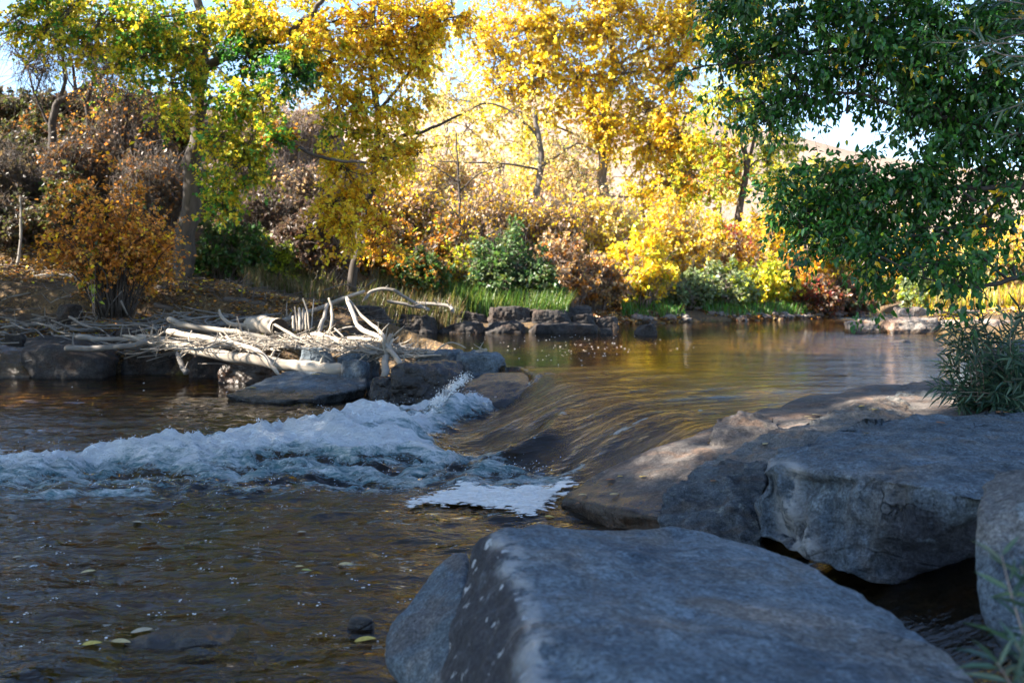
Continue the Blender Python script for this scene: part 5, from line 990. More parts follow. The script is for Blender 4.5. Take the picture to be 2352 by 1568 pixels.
# brush on the slopes: (label, u, vtop, d, halfwidth, stems, leaves per twig, palette, stem material, leaf0)
for it in [  # left-slope leaf colours darkened to put the slope's shade into them
    ("dense dark thicket at the far left edge of the slope", 5, 300, 26, 75, 84, 3, [((.095, .068, .045), 2), ((.075, .085, .025), 2)], 'twigdark'),
    ("olive bush high on the left slope under the bare trees", 110, 255, 31, 80, 84, 4, [((.075, .085, .025), 2), ((.27, .12, .03), 1)], 'twigdark'),
    ("dark green undergrowth bush on the left slope", 75, 430, 24, 65, 70, 5, [((.075, .085, .025), 3), (GRN, 1), ((.095, .068, .045), 1)], 'twigdark'),
    ("brown thicket on the skyline at the far left", -10, 205, 34, 90, 84, 3, [((.095, .068, .045), 2), ((.075, .085, .025), 1)], 'twigdark'),
    ("dark olive thicket on the skyline under the leaning bare tree", 110, 222, 34, 90, 84, 3, [((.075, .085, .025), 2), ((.095, .068, .045), 2)], 'twigdark'),
    ("rusty thicket on the skyline left of the cottonwood's crown", 225, 235, 34.5, 90, 84, 3, [((.15, .065, .035), 1), ((.075, .085, .025), 1), ((.095, .068, .045), 2)], 'twigdark'),
    ("russet thicket on the skyline behind the cottonwood's trunk", 345, 245, 34.5, 90, 84, 3, [((.15, .065, .035), 1), ((.27, .12, .03), 1), ((.095, .068, .045), 2)], 'twigdark'),
    ("shaded brown bush midway up the left slope", 60, 350, 28, 80, 84, 3, [((.095, .068, .045), 2), ((.075, .085, .025), 1)], 'twigdark'),
    ("shaded brown thicket between the bare tree and the cottonwood", 330, 440, 23.5, 70, 70, 3, [((.095, .068, .045), 2), ((.15, .065, .035), 1)], 'twigdark'),
    ("bare grey brush on the left slope at the frame edge", 10, 330, 23.5, 60, 90, 1, [((.095, .068, .045), 1)], 'twigdark'),
    ("bare grey brush between the two bare trees on the slope", 165, 300, 25.5, 60, 90, 1, [((.27, .12, .03), 1), ((.095, .068, .045), 1)], 'twigdark'),
    ("pale vine-like bare brush left of the big cottonwood's trunk", 300, 215, 26, 65, 110, 1, [((.27, .12, .03), 1), ((.095, .068, .045), 1)], 'twigdark'),
    ("bare brush just behind the top of the orange bush", 345, 330, 22.8, 55, 80, 1, [((.27, .12, .03), 1), ((.095, .068, .045), 1)], 'twigdark'),
    ("orange shrub halfway up the slope between bare trees", 150, 400, 23, 60, 84, 5, [((.27, .12, .03), 1), ((.075, .085, .025), 2), ((.095, .068, .045), 1)], 'twigdark'),
    ("bare sunlit brush under the golden cottonwood's long limb", 720, 370, 24.5, 60, 110, 1, [(TAN, 1), ((.13, .085, .07), 1)], 'twigdark'),
    ("bare sunlit brush right of the golden cottonwood's trunk", 930, 400, 27, 70, 130, 2, [(PNK, 1), (GLD, 1)], 'twigdark'),
    ("bare sunlit brush in front of the leaning grey trunk", 1110, 420, 30, 75, 130, 2, [(PNK, 1), (GLD, 1)], 'twigdark'),
    ("bare sunlit brush around the leaning grey trunk's foot", 1250, 440, 31, 70, 130, 2, [(PNK, 1), (GLD, 1)], 'twigdark'),
    ("bare sunlit brush below the tall golden trunk's fork", 1350, 420, 34, 70, 130, 2, [(PNK, 1), (PAL, 1)], 'twigdark'),
    ("rust-leaved bush behind the orange bush", 195, 330, 27, 70, 84, 4, [((.15, .065, .035), 1), ((.095, .068, .045), 2), ((.075, .085, .025), 2)], 'twigdark'),
    ("tall orange-brown bush left of the big cottonwood's trunk", 270, 255, 29, 75, 98, 5, [((.27, .12, .03), 1.2), (YEL, .5), ((.075, .085, .025), 2.5), ((.095, .068, .045), 1)], 'twigdark'),
    ("yellow-olive bush behind the cottonwood's lower boughs", 345, 240, 31, 80, 98, 5, [((.075, .085, .025), 2), (YEL, 1), ((.27, .12, .03), 1)], 'twigdark'),
    ("copper-coloured bush close to the cottonwood trunk", 360, 370, 25, 60, 70, 4, [((.27, .12, .03), 1), ((.095, .068, .045), 2), ((.075, .085, .025), 1)], 'twigdark'),
    ("low brown thicket at the left edge below the slope", 25, 530, 22.5, 70, 70, 3, [((.095, .068, .045), 2), ((.075, .085, .025), 1)], 'twigdark'),
    ("shaded olive bush left of the orange bush", 140, 510, 22.5, 60, 70, 4, [((.075, .085, .025), 2), ((.095, .068, .045), 1), ((.27, .12, .03), 1)], 'twigdark'),
    ("bare grey brush right of the big cottonwood", 560, 330, 25, 60, 80, 1, [((.095, .068, .045), 1)], 'twig'),
    ("tall bare brush in the gap between the two big cottonwoods", 625, 215, 27, 65, 100, 1, [(TAN, 1), ((.13, .085, .07), 1)], 'twig'),
    ("leafless pinkish brush left of the golden cottonwood", 690, 235, 28, 60, 100, 1, [(TAN, 1), ((.13, .085, .07), 1)], 'twig'),
    ("lower bare brush behind the green leafy shrub", 600, 430, 23.5, 60, 70, 2, [((.13, .085, .07), 1), ((.095, .068, .045), 1)], 'wooddark'),
    ("mauve-brown dried shrub left of the golden cottonwood's trunk", 680, 470, 22.8, 65, 98, 4, [((.14, .09, .07), 3), ((.095, .068, .045), 1)], 'twig'),
    ("brown shrub at the base of the golden cottonwood", 745, 540, 22.6, 50, 70, 3, [((.13, .085, .07), 2), ((.27, .12, .03), 1)], 'twig'),
    ("bright green leafy shrub right of the big cottonwood trunk", 520, 485, 21.3, 75, 45, 8, [((.05, .13, .025), 4), (OLV, 2)], 'wooddark'),
    ("small yellow-green shrub beside the green leafy one", 612, 555, 21.6, 42, 30, 8, [(YGR, 2), (OLV, 2)], 'wooddark'),
    ("orange-gold shrub right of the golden cottonwood's trunk", 895, 500, 24, 60, 60, 6, [(GLD, 1.5), (ORG, 1.5), (BRN, 2), (OLV, 1)], 'wooddark'),
    ("mixed green and orange shrub above the arched branch", 950, 560, 23.4, 50, 55, 6, [((.06, .14, .03), 2), (ORG, 1), (OLV, 1.5)], 'wooddark'),
    ("brown-orange thicket behind the green grass", 1030, 500, 26, 65, 70, 7, [(ORG, 2), (BRN, 2), (YGR, 1)], 'wooddark'),
    ("gold-leaved shrub left of the tall green shrub", 1075, 550, 25, 45, 45, 7, [(YGR, 2), (GLD, 1), (BRN, 1)], 'wooddark'),
    ("tall feathery green shrub above the grass, mid-shore", 1165, 515, 24.4, 75, 70, 6, [((.07, .15, .035), 3), ((.16, .22, .10), 1.5), (OLV, 1)], 'wooddark'),
    ("smaller green shrub right of the tall feathery one", 1230, 585, 24.2, 45, 45, 6, [((.07, .15, .035), 2), (OLV, 1.5)], 'wooddark'),
    ("pale straw-coloured brush high behind the golden cottonwood", 960, 290, 35, 85, 80, 4, [(PAL, 2), (PNK, 1), (YEL, 1)], 'twig'),
    ("pinkish sunlit brush behind the small dead tree", 1060, 330, 36, 90, 90, 4, [(PNK, 2), (PAL, 1)], 'twig'),
    ("sunlit straw brush left of the leaning grey trunk", 1130, 400, 32, 70, 80, 5, [(PNK, 2), (GLD, 1), (PAL, 1)], 'twig'),
    ("pale yellow brush high behind the leaning trunk", 1190, 290, 39, 90, 80, 5, [(PAL, 2), (YEL, 1)], 'twig'),
    ("pinkish brush right of the leaning grey trunk", 1290, 380, 36, 80, 90, 5, [(PNK, 2), (PAL, 1), (GLD, 1)], 'twig'),
    ("cream-coloured brush below the tall golden crown", 1340, 320, 41, 80, 80, 4, [(PNK, 2), (PAL, 2)], 'twig'),
    ("tan twiggy shrub on the shore right of the green ones", 1295, 530, 27.5, 60, 70, 6, [(TAN, 2), (ORG, 1), (BRN, 1)], 'twig'),
    ("brown-orange shrub overhanging the leaf-strewn shore", 1360, 570, 28.2, 50, 50, 7, [(ORG, 1), (TAN, 2), (BRN, 1)], 'twig'),
    ("yellow bush below the tall golden trunk", 1400, 430, 32, 70, 80, 7, [(YEL, 2), (PAL, 1), (TAN, 1)], 'twig'),
    ("brilliant yellow bush at the sunlit shoreline", 1460, 530, 29.6, 70, 80, 8, [(YEL, 3), (GLD, 2), (YGR, 1)], 'twig'),
    ("golden bush right of the tall golden trunk", 1490, 440, 33, 75, 80, 7, [(YEL, 2), (GLD, 2), (PAL, 1)], 'twig'),
    ("straw-gold bush behind the grey-green shrubs", 1560, 470, 33, 65, 70, 6, [(PAL, 2), (GLD, 2)], 'twig'),
    ("grey-green shrub at the waterline, left one of two", 1575, 615, 30.5, 48, 50, 8, [(GRY, 3), (OLV, 1)], 'twig'),
    ("grey-green shrub at the waterline, right and larger of two", 1655, 600, 31, 62, 60, 8, [(GRY, 3), (YGR, 1), (OLV, 1)], 'twig'),
    ("golden bush beneath the yellow-green tree", 1640, 470, 35, 70, 70, 7, [(GLD, 2), (YGR, 1), (YEL, 1)], 'twig'),
    ("reddish-tinged bush right of the grey-green shrubs", 1715, 530, 33.4, 50, 50, 7, [(RED, .6), (ORG, 1.5), (GLD, 2), (TAN, 1)], 'twig'),
    ("yellow bush hanging over the water right of the grey-green shrubs", 1755, 580, 32.4, 50, 50, 8, [(YEL, 2), (YGR, 1.5)], 'twig'),
    ("tall gold bush left of the dark green boughs", 1775, 460, 35, 60, 70, 7, [(GLD, 2), (YEL, 2)], 'twig'),
    ("orange-gold bush half hidden by the dark green boughs", 1835, 560, 34, 55, 60, 8, [(GLD, 2), (ORG, 2)], 'twig'),
    ("low rust-red bush on the gravelly far shore", 1872, 655, 32.6, 50, 60, 5, [(RST, 2), (RED, .6), (BRN, 2), (ORG, .7)], 'wooddark'),
    ("low brown bush right of the rust-red one", 1945, 655, 34, 45, 50, 6, [(BRN, 2), (RST, 1), (OLV, 1)], 'wooddark'),
    ("golden bush behind the rust-red one", 1905, 540, 39, 70, 60, 7, [(GLD, 2), (ORG, 1), (YGR, 1)], 'twig'),
    ("olive bush on the far side of the river bend", 2005, 630, 44, 45, 50, 7, [(OLV, 2), (GLD, 1)], 'twig'),
    ("dark shaded thicket closing off the river bend", 2055, 600, 60, 45, 60, 7, [(OLV, 1), (BRN, 1)], 'wooddark'),
    ("silvery pale-green shrub on the right bank above the stones", 2135, 610, 24.6, 48, 50, 8, [(GRY, 3), (YGR, 1)], 'twig'),
    ("yellow-green shrub in the middle of the right bank", 2215, 580, 26, 60, 60, 8, [(YGR, 2), (GRY, 1), (PAL, 1)], 'twig'),
    ("straw-gold shrub at the right edge of the right bank", 2310, 560, 26, 65, 70, 7, [(GLD, 1), (TAN, 2), (YGR, 1)], 'twig'),
    ("tall golden bush far behind the right bank, left one", 2100, 520, 46, 90, 70, 7, [(GLD, 2), (YEL, 2), (PAL, 1)], 'twig'),
    ("tall golden bush far behind the right bank, middle one", 2230, 500, 44, 90, 70, 7, [(GLD, 2), (PAL, 2)], 'twig'),
    ("tall golden bush far behind the right bank, right one", 2350, 490, 44, 90, 70, 7, [(YEL, 2), (PAL, 1), (GLD, 1)], 'twig'),
    ]:
    lab, u, vt, d, hw, ns, K, pal, sm = it
    lf = .05 + .0022 * d
    bare_ = K <= 2
    shrub(lab, u, vt, d, hw * 1.35, int(ns * (2.6 if bare_ else 1.7)), K, pal, hwb=.85 if bare_ else .4, dome=.45 if bare_ else 1.0, stemmat=sm, leafL=lf, stemr=.007 + .00025 * d, nside=22 if K > 2 else 14)
# orange bush in front
shrub("orange-leaved bush with a clump of black stems on the left bank", 262, 405, 17.6, 150, 100, 9, [((.62, .27, .04), 4), (ORG, 2), (GLD, 1), (OLV, .3)], stemmat='barkdark', leafL=.07, stemr=.012, nside=13, leaf0=.4, hwb=.22, vbase=728, dome=.9, curve=1.2, bare=.1)
shrub("thin green weed stalk standing left of the orange bush's stems", 216, 605, 17.2, 10, 3, 5, [(YGR, 2), (OLV, 1)], name="weed", cat="weed", stemmat='twig', leafL=.09, stemr=.008, nside=5, vbase=728, hwb=.3)

# ------------------------------------------------------------------ foreground green tree, right
DG = [((.035, .125, .02), 3), ((.06, .18, .025), 2), ((.022, .09, .022), 1.5), (YGR, .15), (GLD, .12)]
DGl = [((.05, .17, .03), 3), (DGR, 1.5), (YGR, .5)]
tree("green_tree", "dark green leafy tree overhanging from the right foreground",
     [([(3000, 1050, 7.2), (2960, 700, 7.2), (2900, 400, 7.0), (2800, 100, 6.8), (2700, -200, 6.6)], 110, 50),
      ([(2900, 400, 7.0), (2700, 380, 6.8), (2500, 390, 6.6), (2352, 425, 6.5), (2270, 500, 6.4), (2200, 560, 6.4)], 34, 7), ([(2940, 620, 7.1), (2700, 600, 6.6), (2480, 620, 6.2), (2352, 632, 6.0), (2240, 662, 5.9), (2120, 640, 5.9)], 24, 4),
      ([(2800, 100, 6.8), (2500, 60, 6.8), (2250, 80, 6.8), (2000, 110, 6.9), (1800, 130, 7.0), (1650, 150, 7.2)], 34, 5), ([(2500, 390, 6.6), (2300, 300, 6.6), (2100, 260, 6.7), (1950, 210, 6.8), (1800, 250, 7)], 16, 4),
      ([(2352, 425, 6.5), (2200, 430, 6.6), (2050, 440, 6.7), (1900, 470, 6.9), (1800, 520, 7)], 14, 4), ([(2700, -200, 6.6), (2300, -80, 6.8), (1900, -40, 7), (1700, 10, 7.2)], 30, 6)],
     [(1640, 60, 7.2, 40, 45, 18, DGl), (1590, 160, 7.3, 25, 16, 5, DG), (1610, 30, 7.3, 20, 20, 5, DG), (1700, 40, 7.2, 55, 45, 46, DGl), (1780, 60, 7.1, 65, 60, 66, DGl), (1690, 130, 7.1, 40, 35, 28, DGl), (1780, 155, 7, 60, 40, 50, DG), (1760, 225, 7, 45, 32, 28, DG), (1690, 235, 7.1, 28, 16, 8, DG), (1650, 200, 7.2, 22, 14, 5, DG),
      (1870, 50, 7, 70, 60, 90, DG), (1880, 145, 6.9, 65, 42, 70, DG), (1840, 205, 6.9, 50, 22, 32, DG), (1980, 50, 6.8, 75, 60, 100, DG), (1985, 145, 6.8, 70, 42, 80, DG), (2090, 60, 6.8, 75, 65, 110, DG), (2100, 155, 6.7, 70, 48, 90, DG), (2200, 60, 6.7, 75, 65, 110, DG), (2210, 165, 6.6, 70, 50, 105, DG),
      (2310, 70, 6.6, 75, 70, 110, DG), (2320, 190, 6.6, 70, 55, 105, DG), (2060, 222, 6.7, 45, 18, 18, DG), (2160, 250, 6.6, 50, 36, 50, DG), (2250, 270, 6.6, 60, 45, 76, DG), (2340, 290, 6.6, 50, 50, 70, DG), (1945, 262, 6.8, 24, 10, 4, DG), (2085, 300, 6.7, 40, 26, 18, DG), (2170, 345, 6.6, 50, 36, 46, DG), (2250, 365, 6.6, 50, 36, 42, DG), (2330, 380, 6.6, 40, 36, 34, DG),
      (1900, 385, 6.8, 50, 20, 26, DG), (1990, 385, 6.7, 55, 22, 34, DG), (2080, 400, 6.6, 55, 32, 52, DG), (1850, 430, 6.9, 55, 32, 48, DG), (1940, 440, 6.8, 60, 36, 70, DG), (2040, 460, 6.6, 60, 36, 70, DG), (2130, 450, 6.5, 55, 36, 52, DG), (2210, 440, 6.4, 45, 28, 26, DG), (1790, 480, 6.9, 36, 32, 24, DGl), (1870, 505, 6.8, 55, 36, 56, DG), (1960, 520, 6.7, 60, 36, 66, DG),
      (2060, 535, 6.5, 60, 34, 54, DG), (2150, 530, 6.3, 45, 28, 26, DG), (1850, 570, 6.7, 50, 28, 34, DGl), (1940, 585, 6.6, 55, 28, 40, DG), (2030, 595, 6.4, 50, 24, 34, DG), (2110, 608, 6.0, 50, 18, 24, DG), (2190, 622, 5.9, 40, 16, 18, DG), (2240, 640, 5.9, 28, 10, 10, DG), (2300, 540, 6.2, 36, 24, 14, DG), (2320, 460, 6.3, 40, 30, 20, DG), (2250, 580, 6.1, 40, 18, 12, DG), (1700, 300, 7.1, 24, 12, 4, DG), (1745, 285, 7.0, 26, 16, 7, DG), (1790, 420, 7.0, 26, 18, 7, DG), (2330, 610, 6.0, 24, 10, 5, DG)]
     + [(u, v, 6.8, 130, 110, 90, DG) for u, v in [(1750, -90), (1950, -110), (2150, -110), (2350, -110), (1850, -280), (2050, -300), (2250, -300), (2480, -250), (2500, 0), (2600, -100), (2000, -480), (2250, -480), (2480, -450), (2600, 200), (2550, 350)]],
     P(3000, 1060, 7.2), mat='barkdark', dens=1.12, leafL=.046, twigL=.28, K=12, hero=True, twr=.0024, leafmat='greenleaf', wr=.5, depthf=1.6, seed=21, droop=.35, leafdroop=.8)

# ------------------------------------------------------------------ off-frame cottonwoods on the left bank, whose shade covers the near water
def bigtree(label, x, y, h, r, nt_, seed, pal, holes=()):
    rg = np.random.default_rng(seed); z0 = H(x, y); b = np.array([x, y, z0]); root = empty("cottonwood_tree", b); tag(root, label, "tree")
    tr = Pile(); c = spline([[0, 0, -.1], [.2, .1, h * .3], [-.1, .2, h * .6], [.1, 0, h * .92]], 20); V, Q, T = tubes(c[None], np.linspace(.38, .06, 20)[None], 12); tr.add(V, Q, T)
    nb = 22; E, _ = ellipsoid_pts(rg, nb, (0, 0, h * .68), (r, r, h * .33), .5); st = c[rg.integers(6, 18, nb)]; t = np.linspace(0, 1, 8)[None, :, None]
    md = (st + E) / 2 + np.array([0, 0, .6]); SB = st[:, None] * (1 - t) ** 2 + 2 * md[:, None] * t * (1 - t) + E[:, None] * t ** 2
    V, Q, T = tubes(SB, np.broadcast_to(np.linspace(.11, .02, 8), (nb, 8)), 6); tr.add(V, Q, T)
    S, v = ellipsoid_pts(rg, nt_, (0, 0, h * .66), (r, r, h * .36), .15)
    cl = fbm(S * .55, 3, seed); S = S[cl > -.34]; v = v[cl > -.34]
    keep = np.ones(len(S), bool)
    for (px, py, pz), rad in holes:                     # gaps in the canopy: the sun reaches these spots
        o_ = np.array([px, py, pz]) - b; rel = S - o_; tt = rel @ SUN; keep &= np.linalg.norm(rel - tt[:, None] * SUN, axis=1) > rad * (1 + .35 * vnoise(S * 1.5, seed))
    S = S[keep]; v = v[keep]; n = len(S)
    pth, lb, la, ln, ll = twigset(rg, S, unit(v + rg.normal(0, .5, (n, 3))), rg.uniform(.4, 1, n), 9, .13, .3)
    V, Q, T = tubes(pth, np.broadcast_to(np.linspace(.008, .003, 5), pth.shape[:2]), 3, False); tr.add(V, Q, T)
    V, Q = leaf_quads(lb, la, ln, ll, .85); fo = Pile(); fo.add(V, Q, None, np.repeat(palette_cols(rg, pal, n, 9), 4, 0))
    link("trunk", tr.mesh("trunk", True), M['bark'], root); link("crown", fo.mesh("crown", False), M['leaf'], root)
HOLES = [((1.6, 6.5, .36), .72), ((2.9, 7.3, .5), .8), ((1.0, 6.05, .25), .5), ((-3.0, 15.0, .6), 1.3), ((-2.0, 14.2, .7), 1.1), ((-4.2, 15.4, .5), .9)]
bigtree("green cottonwood beyond the left edge, nearest the camera", -12.5, 1.6, 16.0, 5.0, 9000, 31, G1, HOLES)
bigtree("tallest cottonwood, added for shade beyond the left edge, behind the nearest one", -20.5, 0.6, 21.0, 5.4, 7000, 36, G1, HOLES)  # unseen tree added to close sun gaps over the front boulder
bigtree("yellow-green cottonwood beyond the left edge, between two others", -13.0, 8.8, 16.0, 5.0, 9000, 32, YGm, HOLES)
bigtree("low cottonwood beyond the left edge, farthest of the three", -14.0, 16.6, 8.6, 4.2, 5000, 33, YGm, HOLES)

# ------------------------------------------------------------------ willows near the camera
WL = [((.07, .13, .08), 3), ((.04, .09, .06), 2), ((.13, .19, .12), 1)]
def willow(name, label, stems, K, leafL, base, seed, wr=.14, r=.004, curl=.15):
    rg = np.random.default_rng(seed); base = np.array(base, float); root = empty(name, base); tag(root, label, "willow")
    pl = Pile(); fo = Pile(); FT = []
    for pts, side in stems:
        c = spline(np.array([P(*p) for p in pts]), 24); V, Q, T = tubes(c[None], np.linspace(r, r * .35, 24)[None], 5); pl.add(V, Q, T)
        t = np.linspace(.12, 1, K); i = np.clip(t * 23, 0, 22.99); ii = i.astype(int); f = (i - ii)[:, None]; lb = c[ii] * (1 - f) + c[ii + 1] * f; tg = unit(c[ii + 1] - c[ii])
        ang = np.arange(K) * 2.4 + rg.uniform(0, 6); ref = unit(np.cross(tg, np.array([0, 1, .2]))); ref2 = np.cross(tg, ref)
        la = unit(tg * .75 + (ref * np.cos(ang)[:, None] + ref2 * np.sin(ang)[:, None]) * side + np.array([0, 0, -.12]) + rg.normal(0, .12, (K, 3)))
        ln = unit(np.array([0, -.3, .8]) + rg.normal(0, .5, (K, 3)))
        V, Q, T = leaf_hero(lb, la, ln, leafL * rg.uniform(.6, 1.2, K), wr, .06, curl); FT.append(T + fo.n); fo.add(V, Q, None, np.repeat(palette_cols(rg, WL, K, 1), 7, 0))
    link("stem", pl.mesh("stem", True, base), M['twig'], root); link("foliage", mixed_mesh(fo, np.concatenate(FT), base, "foliage"), M['greenleaf'], root)
rs = random.Random(5)
st = []
for u1, v1 in [(2170, 745), (2205, 735), (2250, 720), (2140, 888), (2185, 790), (2165, 830), (2300, 770), (2345, 700), (2210, 790), (2150, 900), (2240, 770), (2180, 760), (2330, 730), (2190, 900), (2210, 930), (2250, 930), (2290, 900), (2320, 870), (2230, 860), (2270, 840),
               (2200, 850), (2340, 830), (2300, 930), (2345, 920), (2260, 890), (2225, 910), (2285, 860), (2350, 870), (2195, 820), (2240, 820), (2310, 820), (2210, 880), (2330, 900), (2275, 925), (2240, 940)]:
    d = rs.uniform(6.3, 6.75); ub = 2300 + rs.uniform(-70, 80); vb = 955 + rs.uniform(-25, 20)
    st.append(([(ub, vb, 6.75), ((ub + u1) / 2 + rs.uniform(-20, 30), min(vb, v1) + abs(vb - v1) * .35 - 15, d + .1), (u1, v1, d)], .75))
for (pts_, sd2) in list(st):
    for r_ in range(1):
        du, dv_ = rs.uniform(-25, 45), rs.uniform(-25, 30); st.append(([(a_ + du * .6, max(b_ + dv_ * .6, 700), c_ + rs.uniform(-.15, .15)) for a_, b_, c_ in pts_], sd2))
willow("willow_shrub", "grey-green narrow-leaved willow growing over the tall speckled boulder", st, 26, .12, P(2300, 955, 6.8), 41)
st = [([(2420, 1700, 1.95), (2370, 1520, 1.95), (2330, 1390, 1.95), (2300, 1275, 1.98)], .8), ([(2420, 1720, 1.9), (2340, 1600, 1.85), (2290, 1520, 1.85)], .8), ([(2440, 1500, 2.0), (2380, 1400, 2.0), (2345, 1300, 2.0)], .8), ([(2440, 1650, 1.9), (2380, 1560, 1.9), (2330, 1470, 1.9)], .8)]
willow("willow_sprig", "blurred willow sprig in the bottom right corner", st, 16, .085, P(2420, 1720, 1.95), 42, .15, .003)
st = [([(2700, 130, 4.1), (2500, 95, 4.1), (2330, 100, 4.1), (2140, 98, 4.1)], .55), ([(2700, 100, 4.2), (2480, 60, 4.2), (2340, 80, 4.2), (2200, 120, 4.15)], .55), ([(2650, 60, 4.0), (2450, 40, 4.0), (2350, 10, 4.0), (2250, -5, 4.0)], .55), ([(2700, 230, 4.1), (2480, 220, 4.1), (2380, 230, 4.1), (2280, 262, 4.1)], .55),
      ([(2600, 150, 4.0), (2420, 130, 4.0), (2300, 125, 4.0), (2230, 70, 4.0)], .55), ([(2700, 300, 4.2), (2500, 270, 4.2), (2400, 290, 4.2), (2300, 315, 4.2)], .55), ([(2650, 20, 4.1), (2500, 20, 4.1), (2380, 40, 4.1), (2300, 45, 4.1)], .55), ([(2700, 180, 4.1), (2500, 150, 4.1), (2400, 160, 4.1), (2330, 140, 4.1)], .55),
      ([(2750, 900, 4.3), (2740, 500, 4.3), (2700, 200, 4.2), (2660, 0, 4.1)], .5)]
willow("willow_tree", "silvery willow boughs reaching in at the upper right corner", st, 34, .085, P(2750, 1000, 4.3), 43, .12, .005)

# ------------------------------------------------------------------ grass, litter, gravel, foam
def grass(name, label, n, sampler, hmin, hmax, pal, wid=.008):
    S = sampler(n); rg = rng; a = rg.uniform(0, 2 * math.pi, n); h = rg.uniform(hmin, hmax, n); ln = np.stack([np.cos(a), np.sin(a), np.zeros(n)], 1) * (h * rg.uniform(.1, .6, n))[:, None]
    sd_ = np.stack([-np.sin(a), np.cos(a), np.zeros(n)], 1) * wid; up = np.array([0, 0, 1.]) * h[:, None]
    V = np.stack([S - sd_, S + sd_, S + up * .55 + ln * .3 + sd_ * .8, S + up * .55 + ln * .3 - sd_ * .8, S + up + ln + sd_ * .1, S + up + ln - sd_ * .1], 1).reshape(-1, 3)
    o = np.arange(n)[:, None] * 6; Q = np.concatenate([o + np.array([[0, 1, 2, 3]]), o + np.array([[3, 2, 4, 5]])]); c = palette_cols(rg, pal, n, 1)
    return tag(link(name, fast_mesh(name, V, Q, False, np.repeat(c, 6, 0)), M['leaf']), label, "grass", kind="stuff")
def area(u0, u1, d0, d1, mind=.05, maxd=99):
    def f(n):
        out = np.zeros((0, 3))
        while len(out) < n:
            k = n; d = rng.uniform(d0, d1, k); u = rng.uniform(u0, u1, k); x_ = (u - 1176) * d / F; z, s_ = terrain(x_, d); ok = (s_ > mind) & (s_ < maxd) & (fbm(xy0(x_, d) * .8, 2, 3) > -.25)
            out = np.concatenate([out, np.stack([x_, d, z], 1)[ok]])
        return out[:n]
    return f
grass("green_grass", "lush green grass behind the far stone wall", 8000, area(1030, 1300, 22.8, 25.5), .2, .75, [((.08, .17, .03), 3), ((.2, .24, .05), 1.5)], .010)
grass("dry_grass", "dry tan grass tufts on the left bank and behind the wall", 9000, area(560, 1060, 20.0, 24), .2, .55, [(OLV, 2), ((.22, .16, .09), 2)], .008)
grass("straw_grass", "straw-coloured grass above the right-bank stones", 9000, area(2100, 2420, 23.2, 30), .2, .6, [(TAN, 2), (YGR, 2), (GLD, 1)], .012)
grass("shore_grass", "low green weeds along the far shore under the yellow bushes", 4500, area(1430, 1900, 27.5, 32.5, .3, 2.2), .12, .4, [(OLV, 2), (GRN, 2)], .012)
def litter(name, label, n, sampler, L, pal):
    S = sampler(n) + np.array([0, 0, .012]); a = rng.uniform(0, 2 * math.pi, n); d = unit(np.stack([np.cos(a), np.sin(a), rng.normal(0, .25, n)], 1)); nn = unit(np.array([0, 0, 1.]) + rng.normal(0, .35, (n, 3)))
    V, Q = leaf_quads(S, d, nn, L * rng.uniform(.6, 1.3, n), .8, .1); c = palette_cols(rng, pal, n, 1)
    return tag(link(name, fast_mesh(name, V, Q, False, np.repeat(c, 4, 0)), M['litter']), label, "leaf litter", kind="stuff")
litter("leaf_litter", "brown and yellow fallen leaves covering the left bank", 60000, area(-60, 900, 15.9, 27, .2), .075, [(BRN, 4), (TAN, 3), (ORG, 2), (YEL, .6)])
litter("shore_litter", "orange-brown leaf litter along the far shore", 12000, area(1300, 1960, 25, 34, .02, 2.0), .11, [(BRN, 2), (ORG, 2), (TAN, 3), (RST, 1)])
litter("bank_litter", "yellow leaves strewn over the right bank stones' back", 2500, area(2080, 2400, 22, 26, .1), .09, [(TAN, 2), (GLD, 1)])
def gravel():
    bm = bmesh.new(); rs = random.Random(3); S = area(1440, 2060, 26, 37, -.15, 1.2)(420); pl = Pile()
    bmesh.ops.create_icosphere(bm, subdivisions=1, radius=1.0); v0 = np.array([v.co[:] for v in bm.verts]); f0 = np.array([[v.index for v in f.verts] for f in bm.faces]); bm.free()
    for s_ in S:
        r = rng.uniform(.06, .22); pl.add(v0 * (1 + rng.normal(0, .13, (len(v0), 1))) * np.array([r, r * .8, r * .5]) + s_ + np.array([0, 0, r * .15]), f0)
    return tag(link("shore_cobbles", pl.mesh("shore_cobbles", False), M['tan']), "cobbles strewn along the far shoreline", "cobbles", kind="stuff")
gravel()

# foam raft
FO = [Wp(u, v, .01)[:2] for u, v in [(912, 1157), (985, 1141), (1000, 1128), (1040, 1122), (1075, 1112), (1100, 1119), (1180, 1122), (1285, 1121), (1300, 1114), (1318, 1128), (1310, 1140), (1265, 1156), (1248, 1180), (1195, 1191), (1175, 1180), (1150, 1172), (1080, 1165), (1052, 1159), (1020, 1166), (985, 1160), (945, 1168)]]
FO = np.array(FO); c0 = FO.mean(0)
xs = np.arange(FO[:, 0].min() - .1, FO[:, 0].max() + .1, .006); ys = np.arange(FO[:, 1].min() - .1, FO[:, 1].max() + .1, .007)
X, Y, Q = grid_mesh(xs, ys); sd_ = poly_sd(X, Y, FO); sd_ = sd_ + .05 + .05 * fbm(xy0(X, Y) * np.array([4, 8, 1]), 5, 91) - np.where(sd_ < .08, .08, .02) * sstep(.2, .45, fbm(xy0(X, Y) * np.array([9, 16, 1]), 3, 93)); okv = sd_ > 0; Q = Q[okv[Q].all(1)]
lump = fbm(xy0(X, Y) * 5, 3, 95)
Z = .010 + np.mean([wz(X + a_, Y + b_) for a_ in (-.16, 0, .16) for b_ in (-.12, 0, .12)], 0) + .012 * np.sqrt(np.clip(sd_, 0, .06) / .06) * (1 + .8 * lump) + .004 * fbm(xy0(X, Y) * 30, 2, 97) 
